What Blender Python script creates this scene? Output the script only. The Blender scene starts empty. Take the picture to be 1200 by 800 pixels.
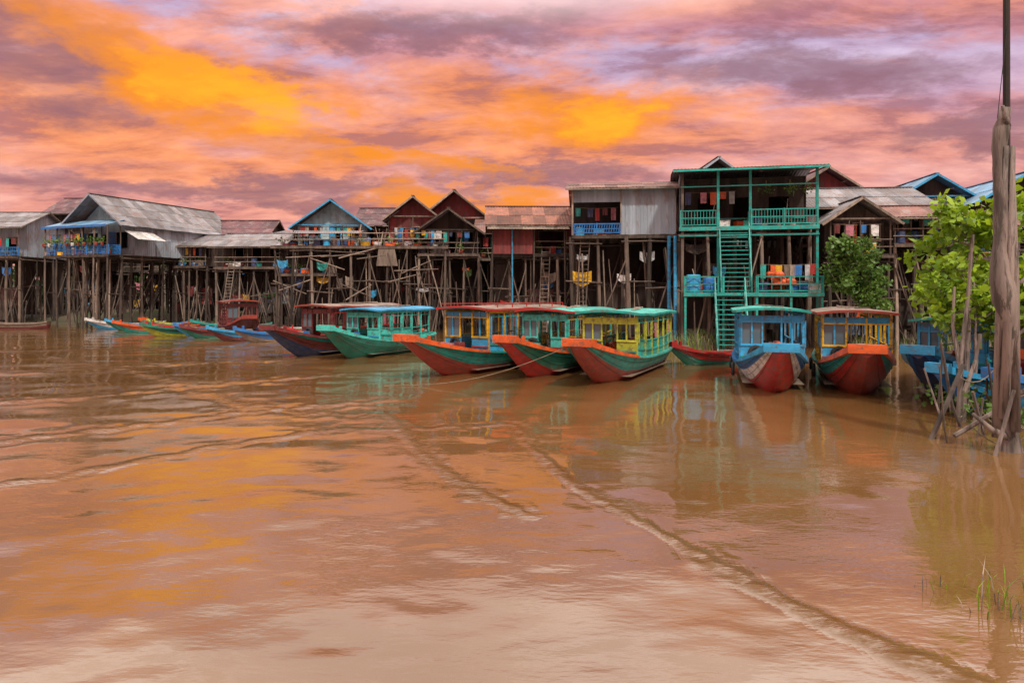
import bpy, math, random
import numpy as np
from mathutils import Vector, Matrix
R = random.Random(7)
sc = bpy.context.scene
sc.view_settings.view_transform = 'Standard'
sc.view_settings.look = 'None'
sc.view_settings.exposure = 0
COL = sc.collection
V = Vector

# ------------------------------------------------------------------ materials
class NT:
    def __init__(s, nt): s.nt = nt
    def n(s, t, **k):
        x = s.nt.nodes.new(t)
        for a, b in k.items(): setattr(x, a, b)
        return x
    def l(s, a, b): s.nt.links.new(a, b)
    def val(s, sock, v):
        if hasattr(v, 'is_linked') or isinstance(v, bpy.types.NodeSocket): s.l(v, sock)
        else: sock.default_value = v
    def math(s, op, a, b=0.0, clamp=False):
        x = s.n('ShaderNodeMath', operation=op); x.use_clamp = clamp
        s.val(x.inputs[0], a); s.val(x.inputs[1], b); return x.outputs[0]
    def mix(s, f, a, b, bt='MIX'):
        x = s.n('ShaderNodeMix', data_type='RGBA', blend_type=bt)
        s.val(x.inputs[0], f)
        for i, c in ((6, a), (7, b)):
            if isinstance(c, (tuple, list)): c = (*c[:3], 1)
            s.val(x.inputs[i], c)
        return x.outputs[2]
    def noise(s, vec, scale, detail=4, rough=0.55, dist=0.0):
        x = s.n('ShaderNodeTexNoise'); x.inputs['Scale'].default_value = scale
        x.inputs['Detail'].default_value = detail; x.inputs['Roughness'].default_value = rough
        x.inputs['Distortion'].default_value = dist
        if vec is not None: s.l(vec, x.inputs['Vector'])
        return x.outputs['Fac']
    def rng(s, v, a, b, c=0.0, d=1.0, smooth=True):
        x = s.n('ShaderNodeMapRange', interpolation_type='SMOOTHSTEP' if smooth else 'LINEAR')
        s.val(x.inputs[0], v); x.inputs[1].default_value = a; x.inputs[2].default_value = b
        x.inputs[3].default_value = c; x.inputs[4].default_value = d
        return x.outputs[0]
    def comb(s, x, y, z):
        c = s.n('ShaderNodeCombineXYZ'); s.val(c.inputs[0], x); s.val(c.inputs[1], y); s.val(c.inputs[2], z)
        return c.outputs[0]

MATS = {}
def newmat(name):
    m = bpy.data.materials.new(name); m.use_nodes = True
    t = NT(m.node_tree); b = m.node_tree.nodes['Principled BSDF']
    MATS[name] = m
    return m, t, b
def mulc(c, k): return tuple(x * k for x in c)

def mapped(t, scale):
    tc = t.n('ShaderNodeTexCoord'); mp = t.n('ShaderNodeMapping')
    mp.inputs['Scale'].default_value = scale
    t.l(tc.outputs['Object'], mp.inputs['Vector']); return mp.outputs[0]
def attr(t, name='var'):
    a = t.n('ShaderNodeAttribute'); a.attribute_name = name; return a.outputs['Fac']

def mat_gen(name, c, c2=None, scale=3.0, sc3=(1, 1, 1), rough=0.7, vary=0.5, dirt=None, dirt_amt=0.5, bump=0.3, metal=0.0, thr=(0.5, 0.62), trans=0.0):
    m, t, b = newmat(name)
    vec = mapped(t, sc3)
    n1 = t.noise(vec, scale, 4, 0.65)
    c2 = c2 or mulc(c, 0.6)
    col = t.mix(t.rng(n1, 0.35, 0.65), c, c2)
    if dirt:
        n2 = t.noise(vec, scale * 2.3, 5, 0.7, 0.3)
        col = t.mix(t.math('MULTIPLY', t.rng(n2, thr[0], thr[1]), dirt_amt), col, dirt)
    v = attr(t)
    k = t.rng(v, 0, 1, 1 - vary, 1 + vary * 0.6, False)
    cc = t.comb(k, k, k)
    col = t.mix(1.0, col, cc, 'MULTIPLY')
    t.l(col, b.inputs['Base Color'])
    b.inputs['Roughness'].default_value = rough
    b.inputs['Metallic'].default_value = metal
    if bump > .35:
        bp = t.n('ShaderNodeBump'); bp.inputs['Strength'].default_value = bump; bp.inputs['Distance'].default_value = 0.02
        t.l(t.noise(vec, scale * 6, 3, 0.6), bp.inputs['Height']); t.l(bp.outputs[0], b.inputs['Normal'])
    return m

def paint(name, c, wear=0.65, rough=0.42):
    return mat_gen(name, c, mulc(c, 0.68), 1.8, (1, 1, 1.6), rough, 0.28, (0.12, 0.09, 0.07), wear, 0.25, thr=(0.51, 0.61))

mat_gen('weathered_wood', (0.16, 0.115, 0.088), (0.07, 0.05, 0.038), 2.0, (1, 1, .25), 0.9, 0.7, (0.035, 0.026, 0.02), 0.5)
mat_gen('pale_wood', (0.34, 0.26, 0.20), (0.20, 0.15, 0.115), 2.0, (1, 1, .3), 0.9, 0.5, (0.08, 0.06, 0.045), 0.5)
mat_gen('dark_plank', (0.07, 0.048, 0.038), (0.032, 0.023, 0.018), 2.0, (1, 1, .25), 0.9, 0.55)
mat_gen('red_plank', (0.26, 0.04, 0.038), (0.15, 0.03, 0.028), 1.5, (1, 1, .3), 0.8, 0.4, (0.13, 0.09, 0.07), 0.5)
mat_gen('corrugated_zinc', (0.35, 0.40, 0.45), (0.25, 0.29, 0.33), 0.7, (1, 1, .35), 0.5, 0.25, (0.22, 0.13, 0.085), 0.55, 0.1, 0.15)
mat_gen('zinc_roof', (0.28, 0.27, 0.285), (0.17, 0.15, 0.15), 0.6, (1, 1, 1), 0.5, 0.35, (0.18, 0.095, 0.06), 0.6, 0.1, 0.15)
mat_gen('rusty_roof', (0.26, 0.12, 0.095), (0.16, 0.08, 0.065), 0.6, (1, 1, 1), 0.7, 0.4, (0.26, 0.22, 0.2), 0.6, 0.1)
mat_gen('maroon_roof', (0.15, 0.055, 0.06), (0.09, 0.04, 0.045), 0.6, (1, 1, 1), 0.6, 0.4, (0.2, 0.16, 0.15), 0.6, 0.1)
mat_gen('tile_roof', (0.32, 0.125, 0.08), (0.20, 0.09, 0.065), 1.0, (1, 1, 1), 0.8, 0.45, (0.10, 0.07, 0.055), 0.6, 0.3)
mat_gen('blue_roof', (0.16, 0.33, 0.50), (0.12, 0.24, 0.37), 0.6, (1, 1, 1), 0.5, 0.3, (0.2, 0.17, 0.15), 0.6, 0.1)
mat_gen('pale_blue_wall', (0.38, 0.56, 0.62), (0.28, 0.42, 0.48), 0.6, (1, 1, 1), 0.7, 0.25, (0.2, 0.15, 0.1), 0.5, 0.1)
mat_gen('mud', (0.11, 0.078, 0.048), (0.05, 0.05, 0.025), 0.3, (1, 1, 1), 0.9, 0.0, (0.04, 0.07, 0.02), 0.8, 0.5)
mat_gen('bark', (0.28, 0.215, 0.18), (0.13, 0.10, 0.085), 3.0, (1, 1, .12), 0.95, 0.3, (0.05, 0.04, 0.03), 0.8, 1.0)
mat_gen('cloth', (0.5, 0.5, 0.5), None, 3, (1, 1, 1), 0.9, 0.3)
mat_gen('rope', (0.25, 0.2, 0.13), None, 5, (1, 1, 1), 0.9, 0.2)
mat_gen('rubber', (0.03, 0.03, 0.03), None, 5, (1, 1, 1), 0.8, 0.2)
mat_gen('engine_metal', (0.12, 0.12, 0.12), None, 5, (1, 1, 1), 0.4, 0.2, (0.2, 0.1, 0.05), .6, .2, 0.5)
PC = dict(teal=(0.015, 0.38, 0.32), mint=(0.07, 0.56, 0.47), green=(0.02, 0.24, 0.16), blue=(0.02, 0.20, 0.55), sky_blue=(0.04, 0.38, 0.68),
          red=(0.48, 0.026, 0.022), brick=(0.36, 0.05, 0.03), orange=(0.76, 0.12, 0.022), yellow=(0.80, 0.45, 0.02), lime=(0.54, 0.56, 0.05),
          white=(0.76, 0.74, 0.70), maroon=(0.19, 0.03, 0.03), navy=(0.03, 0.06, 0.16), pink=(0.6, 0.2, 0.25), deck=(0.32, 0.24, 0.18))
for k, c in PC.items(): paint('paint_' + k, c)
def P(k): return 'paint_' + k
m, t, b = newmat('window_glass'); b.inputs['Base Color'].default_value = (0.10, 0.14, 0.16, 1); b.inputs['Roughness'].default_value = 0.08
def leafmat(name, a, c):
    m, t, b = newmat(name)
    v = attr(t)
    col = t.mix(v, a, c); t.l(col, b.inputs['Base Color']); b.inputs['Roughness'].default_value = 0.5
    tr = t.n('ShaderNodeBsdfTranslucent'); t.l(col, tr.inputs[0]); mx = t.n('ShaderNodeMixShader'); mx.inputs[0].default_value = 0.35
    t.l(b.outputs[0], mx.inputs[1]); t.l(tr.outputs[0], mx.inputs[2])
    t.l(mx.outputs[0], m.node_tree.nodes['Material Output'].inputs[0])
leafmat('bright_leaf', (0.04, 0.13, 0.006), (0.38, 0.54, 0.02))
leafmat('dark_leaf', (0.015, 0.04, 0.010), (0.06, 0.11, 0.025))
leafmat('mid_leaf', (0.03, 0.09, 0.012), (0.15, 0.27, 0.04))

# ------------------------------------------------------------------ mesh builder
class MB:
    def __init__(s): s.v = []; s.f = []; s.m = []; s.c = []; s.mats = []
    def mi(s, m):
        if m not in s.mats: s.mats.append(m)
        return s.mats.index(m)
    def add(s, vs, fs, mat, var=None):
        o = len(s.v); s.v.extend([tuple(p) for p in vs]); i = s.mi(mat)
        if var is None: var = R.random()
        for f in fs: s.f.append(tuple(o + k for k in f)); s.m.append(i); s.c.append(var)
    def quad(s, a, b, c, d, mat, var=None): s.add([a, b, c, d], [(0, 1, 2, 3)], mat, var)
    def box(s, c, size, mat, rot=0.0, var=None):
        c = V(c); x, y, z = size[0] / 2, size[1] / 2, size[2] / 2
        M = Matrix.Rotation(rot, 3, 'Z')
        vs = [c + M @ V((sx * x, sy * y, sz * z)) for sz in (-1, 1) for sy in (-1, 1) for sx in (-1, 1)]
        s.add(vs, [(0, 2, 3, 1), (4, 5, 7, 6), (0, 1, 5, 4), (2, 6, 7, 3), (0, 4, 6, 2), (1, 3, 7, 5)], mat, var)
    def beam(s, a, b, w, h, mat, var=None):
        a, b = V(a), V(b); d = (b - a)
        if d.length < 1e-5: return
        d.normalize(); up = V((0, 0, 1)) if abs(d.z) < 0.95 else V((0, 1, 0))
        r = d.cross(up).normalized(); u = r.cross(d)
        vs = [p + r * (sx * w / 2) + u * (sy * h / 2) for p in (a, b) for sx, sy in ((-1, -1), (1, -1), (1, 1), (-1, 1))]
        s.add(vs, [(0, 1, 2, 3), (7, 6, 5, 4), (0, 4, 5, 1), (1, 5, 6, 2), (2, 6, 7, 3), (3, 7, 4, 0)], mat, var)
    def tube(s, pts, rad, mat, n=7, var=None, jit=0.0, cap=True):
        pts = [V(p) for p in pts]; vs = []; fs = []
        for i, p in enumerate(pts):
            d = (pts[min(i + 1, len(pts) - 1)] - pts[max(i - 1, 0)]).normalized()
            up = V((0, 0, 1)) if abs(d.z) < 0.9 else V((0, 1, 0))
            a = d.cross(up).normalized(); b = a.cross(d)
            r = rad[i] if isinstance(rad, (list, tuple)) else rad
            for k in range(n):
                th = 2 * math.pi * k / n; rr = r * (1 + R.uniform(-jit, jit))
                vs.append(p + a * math.cos(th) * rr + b * math.sin(th) * rr)
        for i in range(len(pts) - 1):
            for k in range(n):
                k2 = (k + 1) % n
                fs.append((i * n + k, i * n + k2, (i + 1) * n + k2, (i + 1) * n + k))
        if cap:
            fs.append(tuple(range(n - 1, -1, -1))); fs.append(tuple(range((len(pts) - 1) * n, len(pts) * n)))
        s.add(vs, fs, mat, var)
    def pole(s, a, b, r, mat, n=6, bend=0.03):
        a, b = V(a), V(b); L = (b - a).length
        m1 = a.lerp(b, .5) + V((R.uniform(-1, 1), R.uniform(-1, 1), 0)) * bend * L * .5
        s.tube([a, m1, b], [r, r * .92, r * .82], mat, n)
    def lathe(s, c, prof, mat, n=12, var=None):
        c = V(c); vs = []; fs = []
        for (r, z) in prof:
            for k in range(n):
                th = 2 * math.pi * k / n; vs.append(c + V((r * math.cos(th), r * math.sin(th), z)))
        for i in range(len(prof) - 1):
            for k in range(n):
                k2 = (k + 1) % n; fs.append((i * n + k, i * n + k2, (i + 1) * n + k2, (i + 1) * n + k))
        fs.append(tuple(range((len(prof) - 1) * n, len(prof) * n)))
        s.add(vs, fs, mat, var)
    def torus(s, c, axis, R1, r, mat, n=14, m=6):
        c = V(c); axis = V(axis).normalized(); a = axis.orthogonal().normalized(); b = axis.cross(a); vs = []; fs = []
        for i in range(n):
            th = 2 * math.pi * i / n; d = a * math.cos(th) + b * math.sin(th)
            for j in range(m):
                ph = 2 * math.pi * j / m; vs.append(c + d * (R1 + r * math.cos(ph)) + axis * r * math.sin(ph))
        for i in range(n):
            for j in range(m):
                fs.append((i * m + j, ((i + 1) % n) * m + j, ((i + 1) % n) * m + (j + 1) % m, i * m + (j + 1) % m))
        s.add(vs, fs, mat)
    def sheets(s, o, u, v, mat, pw=0.85, pl=1.9, amp=0.03, nc=4):
        """overlapping corrugated sheets: ridges run along v"""
        o, u, v = V(o), V(u), V(v); nrm = u.cross(v).normalized()
        if nrm.z < 0 or (abs(nrm.z) < .01 and nrm.y > 0): nrm = -nrm
        nu = max(1, round(u.length / pw)); nv = max(1, round(v.length / pl))
        for i in range(nu):
            for j in range(nv):
                a = i / nu; b = (i + 1.02) / nu; c = j / nv - 0.01; d = (j + 1) / nv
                lift = R.uniform(0, .02); tl = R.uniform(-.008, .008)
                vs = []; fs = []; seg = nc * 2
                for k in range(seg + 1):
                    w = a + (b - a) * k / seg; off = lift + (amp / 2 if k % 2 else -amp / 2)
                    vs.append(o + u * w + v * (c + tl) + nrm * (off + .02)); vs.append(o + u * w + v * d + nrm * off)
                for k in range(seg): fs.append((2 * k, 2 * k + 2, 2 * k + 3, 2 * k + 1))
                s.add(vs, fs, mat, R.random() if R.random() < .8 else R.choice([0, 1]))
    def wall(s, p0, d, L, z0, ztop, mat, sw=0.2, op=(), amp=0.02):
        """vertical boards / corrugation strips with real openings. ztop: float or func(x)"""
        p0 = V(p0); d = V(d).normalized(); nr = V((-d.y, d.x, 0)); n = max(1, round(L / sw)); w = L / n
        zt = ztop if callable(ztop) else (lambda x: ztop)
        var = R.random()
        for i in range(n):
            xa, xb = i * w, (i + 1) * w; xm = (xa + xb) / 2
            if i % 5 == 0: var = R.random()
            off = (amp / 2 if i % 2 else -amp / 2) if sw < .16 else R.uniform(-amp, amp) / 2
            segs = [(z0, None)]
            for (oa, ob, oz0, oz1) in op:
                if oa < xm < ob: segs = [(z0, oz0), (oz1, None)]
            for (za, zb) in segs:
                ta = zt(xa) if zb is None else zb; tb = zt(xb) if zb is None else zb
                if min(ta, tb) <= za + .01 and max(ta, tb) <= za + .02: continue
                q = [p0 + d * xa + nr * off, p0 + d * xb + nr * off]
                s.quad(q[0] + V((0, 0, za)), q[1] + V((0, 0, za)), q[1] + V((0, 0, tb)), q[0] + V((0, 0, ta)), mat,
                       (var * .6 + .4 * R.random()))
                q2 = p0 + d * xb - nr * off
                s.quad(q[1] + V((0, 0, za)), q2 + V((0, 0, za)), q2 + V((0, 0, tb)), q[1] + V((0, 0, tb)), mat, var * .5)
    def build(s, name, parent=None, smooth=False):
        me = bpy.data.meshes.new(name); me.from_pydata(s.v, [], s.f)
        for m in s.mats: me.materials.append(MATS[m])
        me.polygons.foreach_set('material_index', s.m)
        if smooth: me.polygons.foreach_set('use_smooth', [True] * len(s.f))
        a = me.attributes.new('var', 'FLOAT', 'FACE'); a.data.foreach_set('value', s.c)
        me.update(); ob = bpy.data.objects.new(name, me); COL.objects.link(ob)
        if parent: ob.parent = parent
        return ob
def empty(name, loc, rot=0.0):
    e = bpy.data.objects.new(name, None); e.location = loc; e.rotation_euler = (0, 0, rot); COL.objects.link(e)
    e.empty_display_size = .5
    return e

# ------------------------------------------------------------------ camera
cam = bpy.data.cameras.new('camera'); camo = bpy.data.objects.new('camera', cam); COL.objects.link(camo)
cam.lens = 24; cam.sensor_width = 36; camo.location = (0, 0, 3.2); camo.rotation_euler = (math.radians(90), 0, 0)
cam.shift_y = -55 / 1200; cam.clip_end = 3000; sc.camera = camo

# ------------------------------------------------------------------ sky + sun
SUN_EL, SUN_AZ = math.radians(50), math.radians(160)   # azimuth from +Y toward +X: behind the viewer, a little right
w = bpy.data.worlds.new('World'); sc.world = w; w.use_nodes = True
nt = w.node_tree; nt.nodes.clear(); t = NT(nt)
out = t.n('ShaderNodeOutputWorld')
sky = t.n('ShaderNodeTexSky', sky_type='NISHITA'); sky.sun_disc = False; sky.sun_elevation = SUN_EL; sky.sun_rotation = SUN_AZ
bg0 = t.n('ShaderNodeBackground'); t.l(sky.outputs[0], bg0.inputs[0]); bg0.inputs[1].default_value = 0.07
tc = t.n('ShaderNodeTexCoord'); sp = t.n('ShaderNodeSeparateXYZ'); t.l(tc.outputs['Generated'], sp.inputs[0])
x, y, z = sp.outputs
az = t.math('ARCTAN2', x, y); el = t.math('ARCSINE', z)
zz = t.math('ADD', t.math('MAXIMUM', z, 0.0), 0.16)
pv = t.comb(t.math('DIVIDE', x, zz), t.math('DIVIDE', y, zz), 0.0)
mp = t.n('ShaderNodeMapping'); mp.inputs['Rotation'].default_value = (0, 0, math.radians(28)); mp.inputs['Scale'].default_value = (0.8, 1.3, 1)
mp.inputs['Location'].default_value = (3.1, 1.7, 0)
t.l(pv, mp.inputs['Vector']); pm = mp.outputs[0]
nA = t.noise(pm, 1.5, 8, 0.62, 0.25)
mp2 = t.n('ShaderNodeMapping'); mp2.inputs['Location'].default_value = (9.3, 4.1, 2.0); mp2.inputs['Rotation'].default_value = (0, 0, math.radians(20)); mp2.inputs['Scale'].default_value = (0.7, 1.2, 1)
t.l(pv, mp2.inputs['Vector']); nB = t.noise(mp2.outputs[0], 1.2, 8, 0.64, 0.25)
nC = t.noise(mp2.outputs[0], 3.0, 9, 0.64, 0.2)
nj = t.n('ShaderNodeTexNoise'); nj.inputs['Scale'].default_value = 6.0; nj.inputs['Detail'].default_value = 7; nj.inputs['Roughness'].default_value = .64
mpj = t.n('ShaderNodeMapping'); mpj.inputs['Scale'].default_value = (1, 1, 2.6); t.l(tc.outputs['Generated'], mpj.inputs['Vector']); t.l(mpj.outputs[0], nj.inputs['Vector'])
sj = t.n('ShaderNodeSeparateColor'); t.l(nj.outputs['Color'], sj.inputs[0])
azj = t.math('ADD', az, t.math('MULTIPLY', t.math('SUBTRACT', sj.outputs[0], .5), .45))
elj = t.math('ADD', el, t.math('MULTIPLY', t.math('SUBTRACT', sj.outputs[1], .5), .16))
def blob(a0, e0, ra, re, tilt=0.0, inner=0.1):
    da = t.math('SUBTRACT', azj, a0); de = t.math('SUBTRACT', elj, e0)
    de = t.math('ADD', de, t.math('MULTIPLY', da, tilt))
    q = t.math('ADD', t.math('POWER', t.math('ABSOLUTE', t.math('DIVIDE', da, ra)), 2.0), t.math('POWER', t.math('ABSOLUTE', t.math('DIVIDE', de, re)), 2.0))
    return t.rng(q, inner, 1.0, 1.0, 0.0)
def mx(a, b): return t.math('MAXIMUM', a, b)
lilac = (.62, .48, .70); mauve = (.40, .165, .19); orange = (1.0, .30, .015); peach = (1.0, .33, .13)
base = t.mix(t.rng(el, .06, .36), (.84, .38, .33), (.68, .30, .35))
base = t.mix(t.rng(nA, .42, .58), base, (.88, .35, .27))
lil = t.math('MULTIPLY', t.rng(nB, .48, .60), t.rng(el, .14, .32, .04, .9))
pg = mx(blob(-.42, .23, .50, .12, .1), blob(.06, .25, .38, .09))
c = t.mix(lil, base, lilac)
c = t.mix(t.math('MULTIPLY', pg, t.rng(nA, .36, .54, .4, .95)), c, peach)
fr = t.rng(nC, .36, .62, 1.22, .72, False)
c = t.mix(1.0, c, t.comb(fr, t.math('MULTIPLY', fr, t.rng(nC, .36, .62, 1.08, .92, False)), fr), 'MULTIPLY')
dk = t.math('MULTIPLY', t.rng(nC, .52, .63), .5)
c = t.mix(dk, c, mauve)
dkb = mx(mx(blob(-.60, .275, .17, .07), blob(0.05, .175, .22, .03)), mx(blob(-.35, .135, .4, .025), blob(.42, .29, .28, .045, .1)))
dkb = mx(dkb, mx(blob(.62, .19, .18, .03), blob(-.15, .36, .3, .03)))
c = t.mix(t.math('MULTIPLY', dkb, t.rng(nC, .3, .5, .35, .75)), c, (.30, .14, .17))
og = mx(mx(blob(-.42, .262, .23, .072, .30, .0), blob(.10, .262, .16, .048, 0, .0)), mx(blob(-.16, .195, .24, .024, .14), blob(-.05, .132, .2, .03)))
c = t.mix(t.math('MULTIPLY', og, t.rng(nA, .30, .50, .45, 1.0)), c, orange)
core = mx(blob(-.40, .272, .14, .045, .30, .0), blob(.11, .262, .09, .032, 0, .0))
c = t.mix(t.math('MULTIPLY', core, t.rng(nC, .62, .4, .5, 1)), c, (1.3, .50, .015))
# overhead (above the picture) the cloud deck is thinner, pale and brighter
hi = t.mix(t.rng(nA, .38, .62), (2.1, 1.85, 1.72), (1.35, 1.12, 1.04))
c = t.mix(t.rng(el, .36, .50), c, hi)
bg1 = t.n('ShaderNodeBackground'); t.l(c, bg1.inputs[0]); bg1.inputs[1].default_value = 1.02
mxs = t.n('ShaderNodeMixShader'); mxs.inputs[0].default_value = 0.95; t.l(bg0.outputs[0], mxs.inputs[1]); t.l(bg1.outputs[0], mxs.inputs[2])
t.l(mxs.outputs[0], out.inputs[0])
sun = bpy.data.lights.new('sun', 'SUN'); sun.energy = 2.8; sun.angle = math.radians(4); sun.color = (1, .95, .85)
so = bpy.data.objects.new('sun', sun); COL.objects.link(so)
sd = V((math.sin(SUN_AZ) * math.cos(SUN_EL), math.cos(SUN_AZ) * math.cos(SUN_EL), math.sin(SUN_EL)))
so.rotation_euler = sd.to_track_quat('Z', 'Y').to_euler(); so.location = sd * 100

# ------------------------------------------------------------------ water
def water():
    xs = 1.2 * np.sinh(np.linspace(-6.2, 6.2, 720)); xs = np.concatenate([[-1500], xs, [1500]])
    ys = np.exp(np.linspace(math.log(2.0), math.log(220), 520)); ys = np.concatenate([[-600, -60, 0], ys, [1500]])
    X, Y = np.meshgrid(xs, ys); D = np.sqrt(X ** 2 + Y ** 2)
    rng = np.random.RandomState(3); H = np.zeros_like(X)
    sp = np.maximum(np.abs(X) * .018 + .02, Y * .0091)
    for i in range(46):
        lam = np.exp(rng.uniform(np.log(.25), np.log(4.5))); a = .0014 * lam ** .85
        th = rng.normal(math.radians(70), .75); ph = rng.uniform(0, 6.28)
        k = 2 * math.pi / lam
        H += a * np.sin(k * (X * math.cos(th) + Y * math.sin(th)) + ph + .5 * np.sin(X * .3 + i)) * np.clip(1.6 - 4 * sp / lam, 0, 1)
    H *= np.clip(.5 - X * .06, .28, 1.7)
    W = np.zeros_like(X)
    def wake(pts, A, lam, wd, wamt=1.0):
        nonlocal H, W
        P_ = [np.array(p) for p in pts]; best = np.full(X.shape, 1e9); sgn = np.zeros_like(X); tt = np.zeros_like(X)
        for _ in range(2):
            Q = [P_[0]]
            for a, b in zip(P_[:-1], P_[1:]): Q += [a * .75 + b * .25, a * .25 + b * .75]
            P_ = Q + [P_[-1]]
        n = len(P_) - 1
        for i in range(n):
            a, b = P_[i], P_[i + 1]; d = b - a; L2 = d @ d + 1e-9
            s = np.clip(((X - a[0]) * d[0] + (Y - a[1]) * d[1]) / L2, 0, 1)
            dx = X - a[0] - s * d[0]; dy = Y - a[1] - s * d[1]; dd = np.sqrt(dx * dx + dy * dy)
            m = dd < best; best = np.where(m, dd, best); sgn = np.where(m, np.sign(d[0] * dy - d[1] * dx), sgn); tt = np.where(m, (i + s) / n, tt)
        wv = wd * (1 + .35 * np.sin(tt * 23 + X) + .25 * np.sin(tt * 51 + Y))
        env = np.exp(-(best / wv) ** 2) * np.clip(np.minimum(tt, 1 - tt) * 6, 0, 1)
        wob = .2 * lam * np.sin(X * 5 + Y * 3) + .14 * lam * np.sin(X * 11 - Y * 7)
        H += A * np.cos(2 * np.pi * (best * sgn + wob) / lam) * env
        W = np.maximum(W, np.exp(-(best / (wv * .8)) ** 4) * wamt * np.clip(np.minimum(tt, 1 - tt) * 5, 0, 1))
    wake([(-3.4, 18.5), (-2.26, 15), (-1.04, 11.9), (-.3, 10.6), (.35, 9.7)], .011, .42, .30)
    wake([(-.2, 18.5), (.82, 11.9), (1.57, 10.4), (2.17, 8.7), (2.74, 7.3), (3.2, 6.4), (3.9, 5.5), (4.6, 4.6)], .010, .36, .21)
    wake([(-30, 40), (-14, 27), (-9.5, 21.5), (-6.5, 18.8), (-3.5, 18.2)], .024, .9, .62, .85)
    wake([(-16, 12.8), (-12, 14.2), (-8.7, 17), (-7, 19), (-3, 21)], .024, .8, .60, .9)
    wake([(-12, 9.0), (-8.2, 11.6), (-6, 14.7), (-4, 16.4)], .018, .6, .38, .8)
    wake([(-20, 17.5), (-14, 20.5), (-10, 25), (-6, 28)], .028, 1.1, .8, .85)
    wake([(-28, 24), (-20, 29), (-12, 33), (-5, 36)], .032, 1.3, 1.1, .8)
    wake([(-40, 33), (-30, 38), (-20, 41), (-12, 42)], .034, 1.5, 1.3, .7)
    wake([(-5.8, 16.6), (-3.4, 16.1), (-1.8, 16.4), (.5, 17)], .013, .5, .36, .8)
    H *= np.clip((300 - D) / 100, 0, 1)
    ny, nx = X.shape
    co = np.stack([X, Y, H], -1).reshape(-1, 3)
    idx = np.arange(nx * ny).reshape(ny, nx)
    q = np.stack([idx[:-1, :-1], idx[:-1, 1:], idx[1:, 1:], idx[1:, :-1]], -1).reshape(-1, 4)
    me = bpy.data.meshes.new('water'); me.vertices.add(len(co)); me.vertices.foreach_set('co', co.ravel())
    me.loops.add(q.size); me.loops.foreach_set('vertex_index', q.ravel().astype(np.int32))
    me.polygons.add(len(q)); me.polygons.foreach_set('loop_start', np.arange(0, q.size, 4, dtype=np.int32))
    me.polygons.foreach_set('loop_total', np.full(len(q), 4, dtype=np.int32))
    me.polygons.foreach_set('use_smooth', np.ones(len(q), dtype=bool))
    me.update(calc_edges=True)
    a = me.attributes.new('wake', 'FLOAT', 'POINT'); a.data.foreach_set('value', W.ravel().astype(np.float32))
    m, t, b = newmat('muddy_water')
    tc = t.n('ShaderNodeTexCoord'); ob = tc.outputs['Object']
    big = t.noise(ob, .12, 3, .6, .6)
    col = t.mix(t.rng(big, .35, .65), (.19, .098, .036), (.14, .068, .021))
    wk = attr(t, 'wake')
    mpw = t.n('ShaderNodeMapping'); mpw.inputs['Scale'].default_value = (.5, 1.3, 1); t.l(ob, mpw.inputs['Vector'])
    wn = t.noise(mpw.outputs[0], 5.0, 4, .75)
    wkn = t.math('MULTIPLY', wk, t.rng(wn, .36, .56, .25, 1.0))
    col = t.mix(t.math('MULTIPLY', wkn, .75), col, (.125, .060, .018))  # weaker sky reflection on choppy wake ripples, painted in as darker brown
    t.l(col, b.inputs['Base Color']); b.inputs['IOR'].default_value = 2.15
    t.l(t.rng(wkn, 0, 1, .5, .03, False), b.inputs['Specular IOR Level'])  # reflection also turned down along the wakes to keep the streaks dark
    patch = t.noise(ob, .35, 3, .5, .5)
    t.l(t.math('ADD', t.rng(patch, .4, .7, .01, .035), t.math('MULTIPLY', wkn, .10)), b.inputs['Roughness'])
    mp = t.n('ShaderNodeMapping'); mp.inputs['Scale'].default_value = (.55, 1.25, 1); mp.inputs['Rotation'].default_value = (0, 0, .25); t.l(ob, mp.inputs['Vector'])
    r1 = t.noise(mp.outputs[0], 3.2, 2, .5, .3); r2 = t.noise(mp.outputs[0], 13, 2, .5)
    h = t.math('ADD', t.math('MULTIPLY', r1, .0070), t.math('MULTIPLY', r2, .0027))
    h = t.math('MULTIPLY', h, t.math('ADD', t.rng(patch, .35, .65, .3, 1.1), t.math('MULTIPLY', wk, 3.4)))
    bp = t.n('ShaderNodeBump'); bp.inputs['Strength'].default_value = .8; bp.inputs['Distance'].default_value = 1.0
    t.l(h, bp.inputs['Height']); t.l(bp.outputs[0], b.inputs['Normal'])
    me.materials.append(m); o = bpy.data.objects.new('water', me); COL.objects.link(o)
water()

# ------------------------------------------------------------------ ground
def shore(x):
    return float(np.interp(x, [-200, -60, -25, -10, 0, 8, 18, 27, 32, 40, 200], [76, 76, 73, 66, 58, 50, 48, 44, 34, 26, 26]))
def gz(x, y):
    d = y - shore(x)
    return max(-1.6, min(1.3, d * .22)) + (.15 * math.sin(x * .7) * math.cos(y * .5) if d > 0 else 0)
def ground():
    xs = [-1500, -400] + [-100 + i * 2.5 for i in range(81)] + [400, 1500]
    ys = [-600, -20] + [0 + i * 2.5 for i in range(60)] + [400, 1500]
    mb = MB(); vs = [(x, y, gz(x, y)) for y in ys for x in xs]; n = len(xs)
    fs = [(j * n + i, j * n + i + 1, (j + 1) * n + i + 1, (j + 1) * n + i) for j in range(len(ys) - 1) for i in range(n - 1)]
    mb.add(vs, fs, 'mud', .5); mb.build('ground', smooth=True)
ground()

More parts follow.
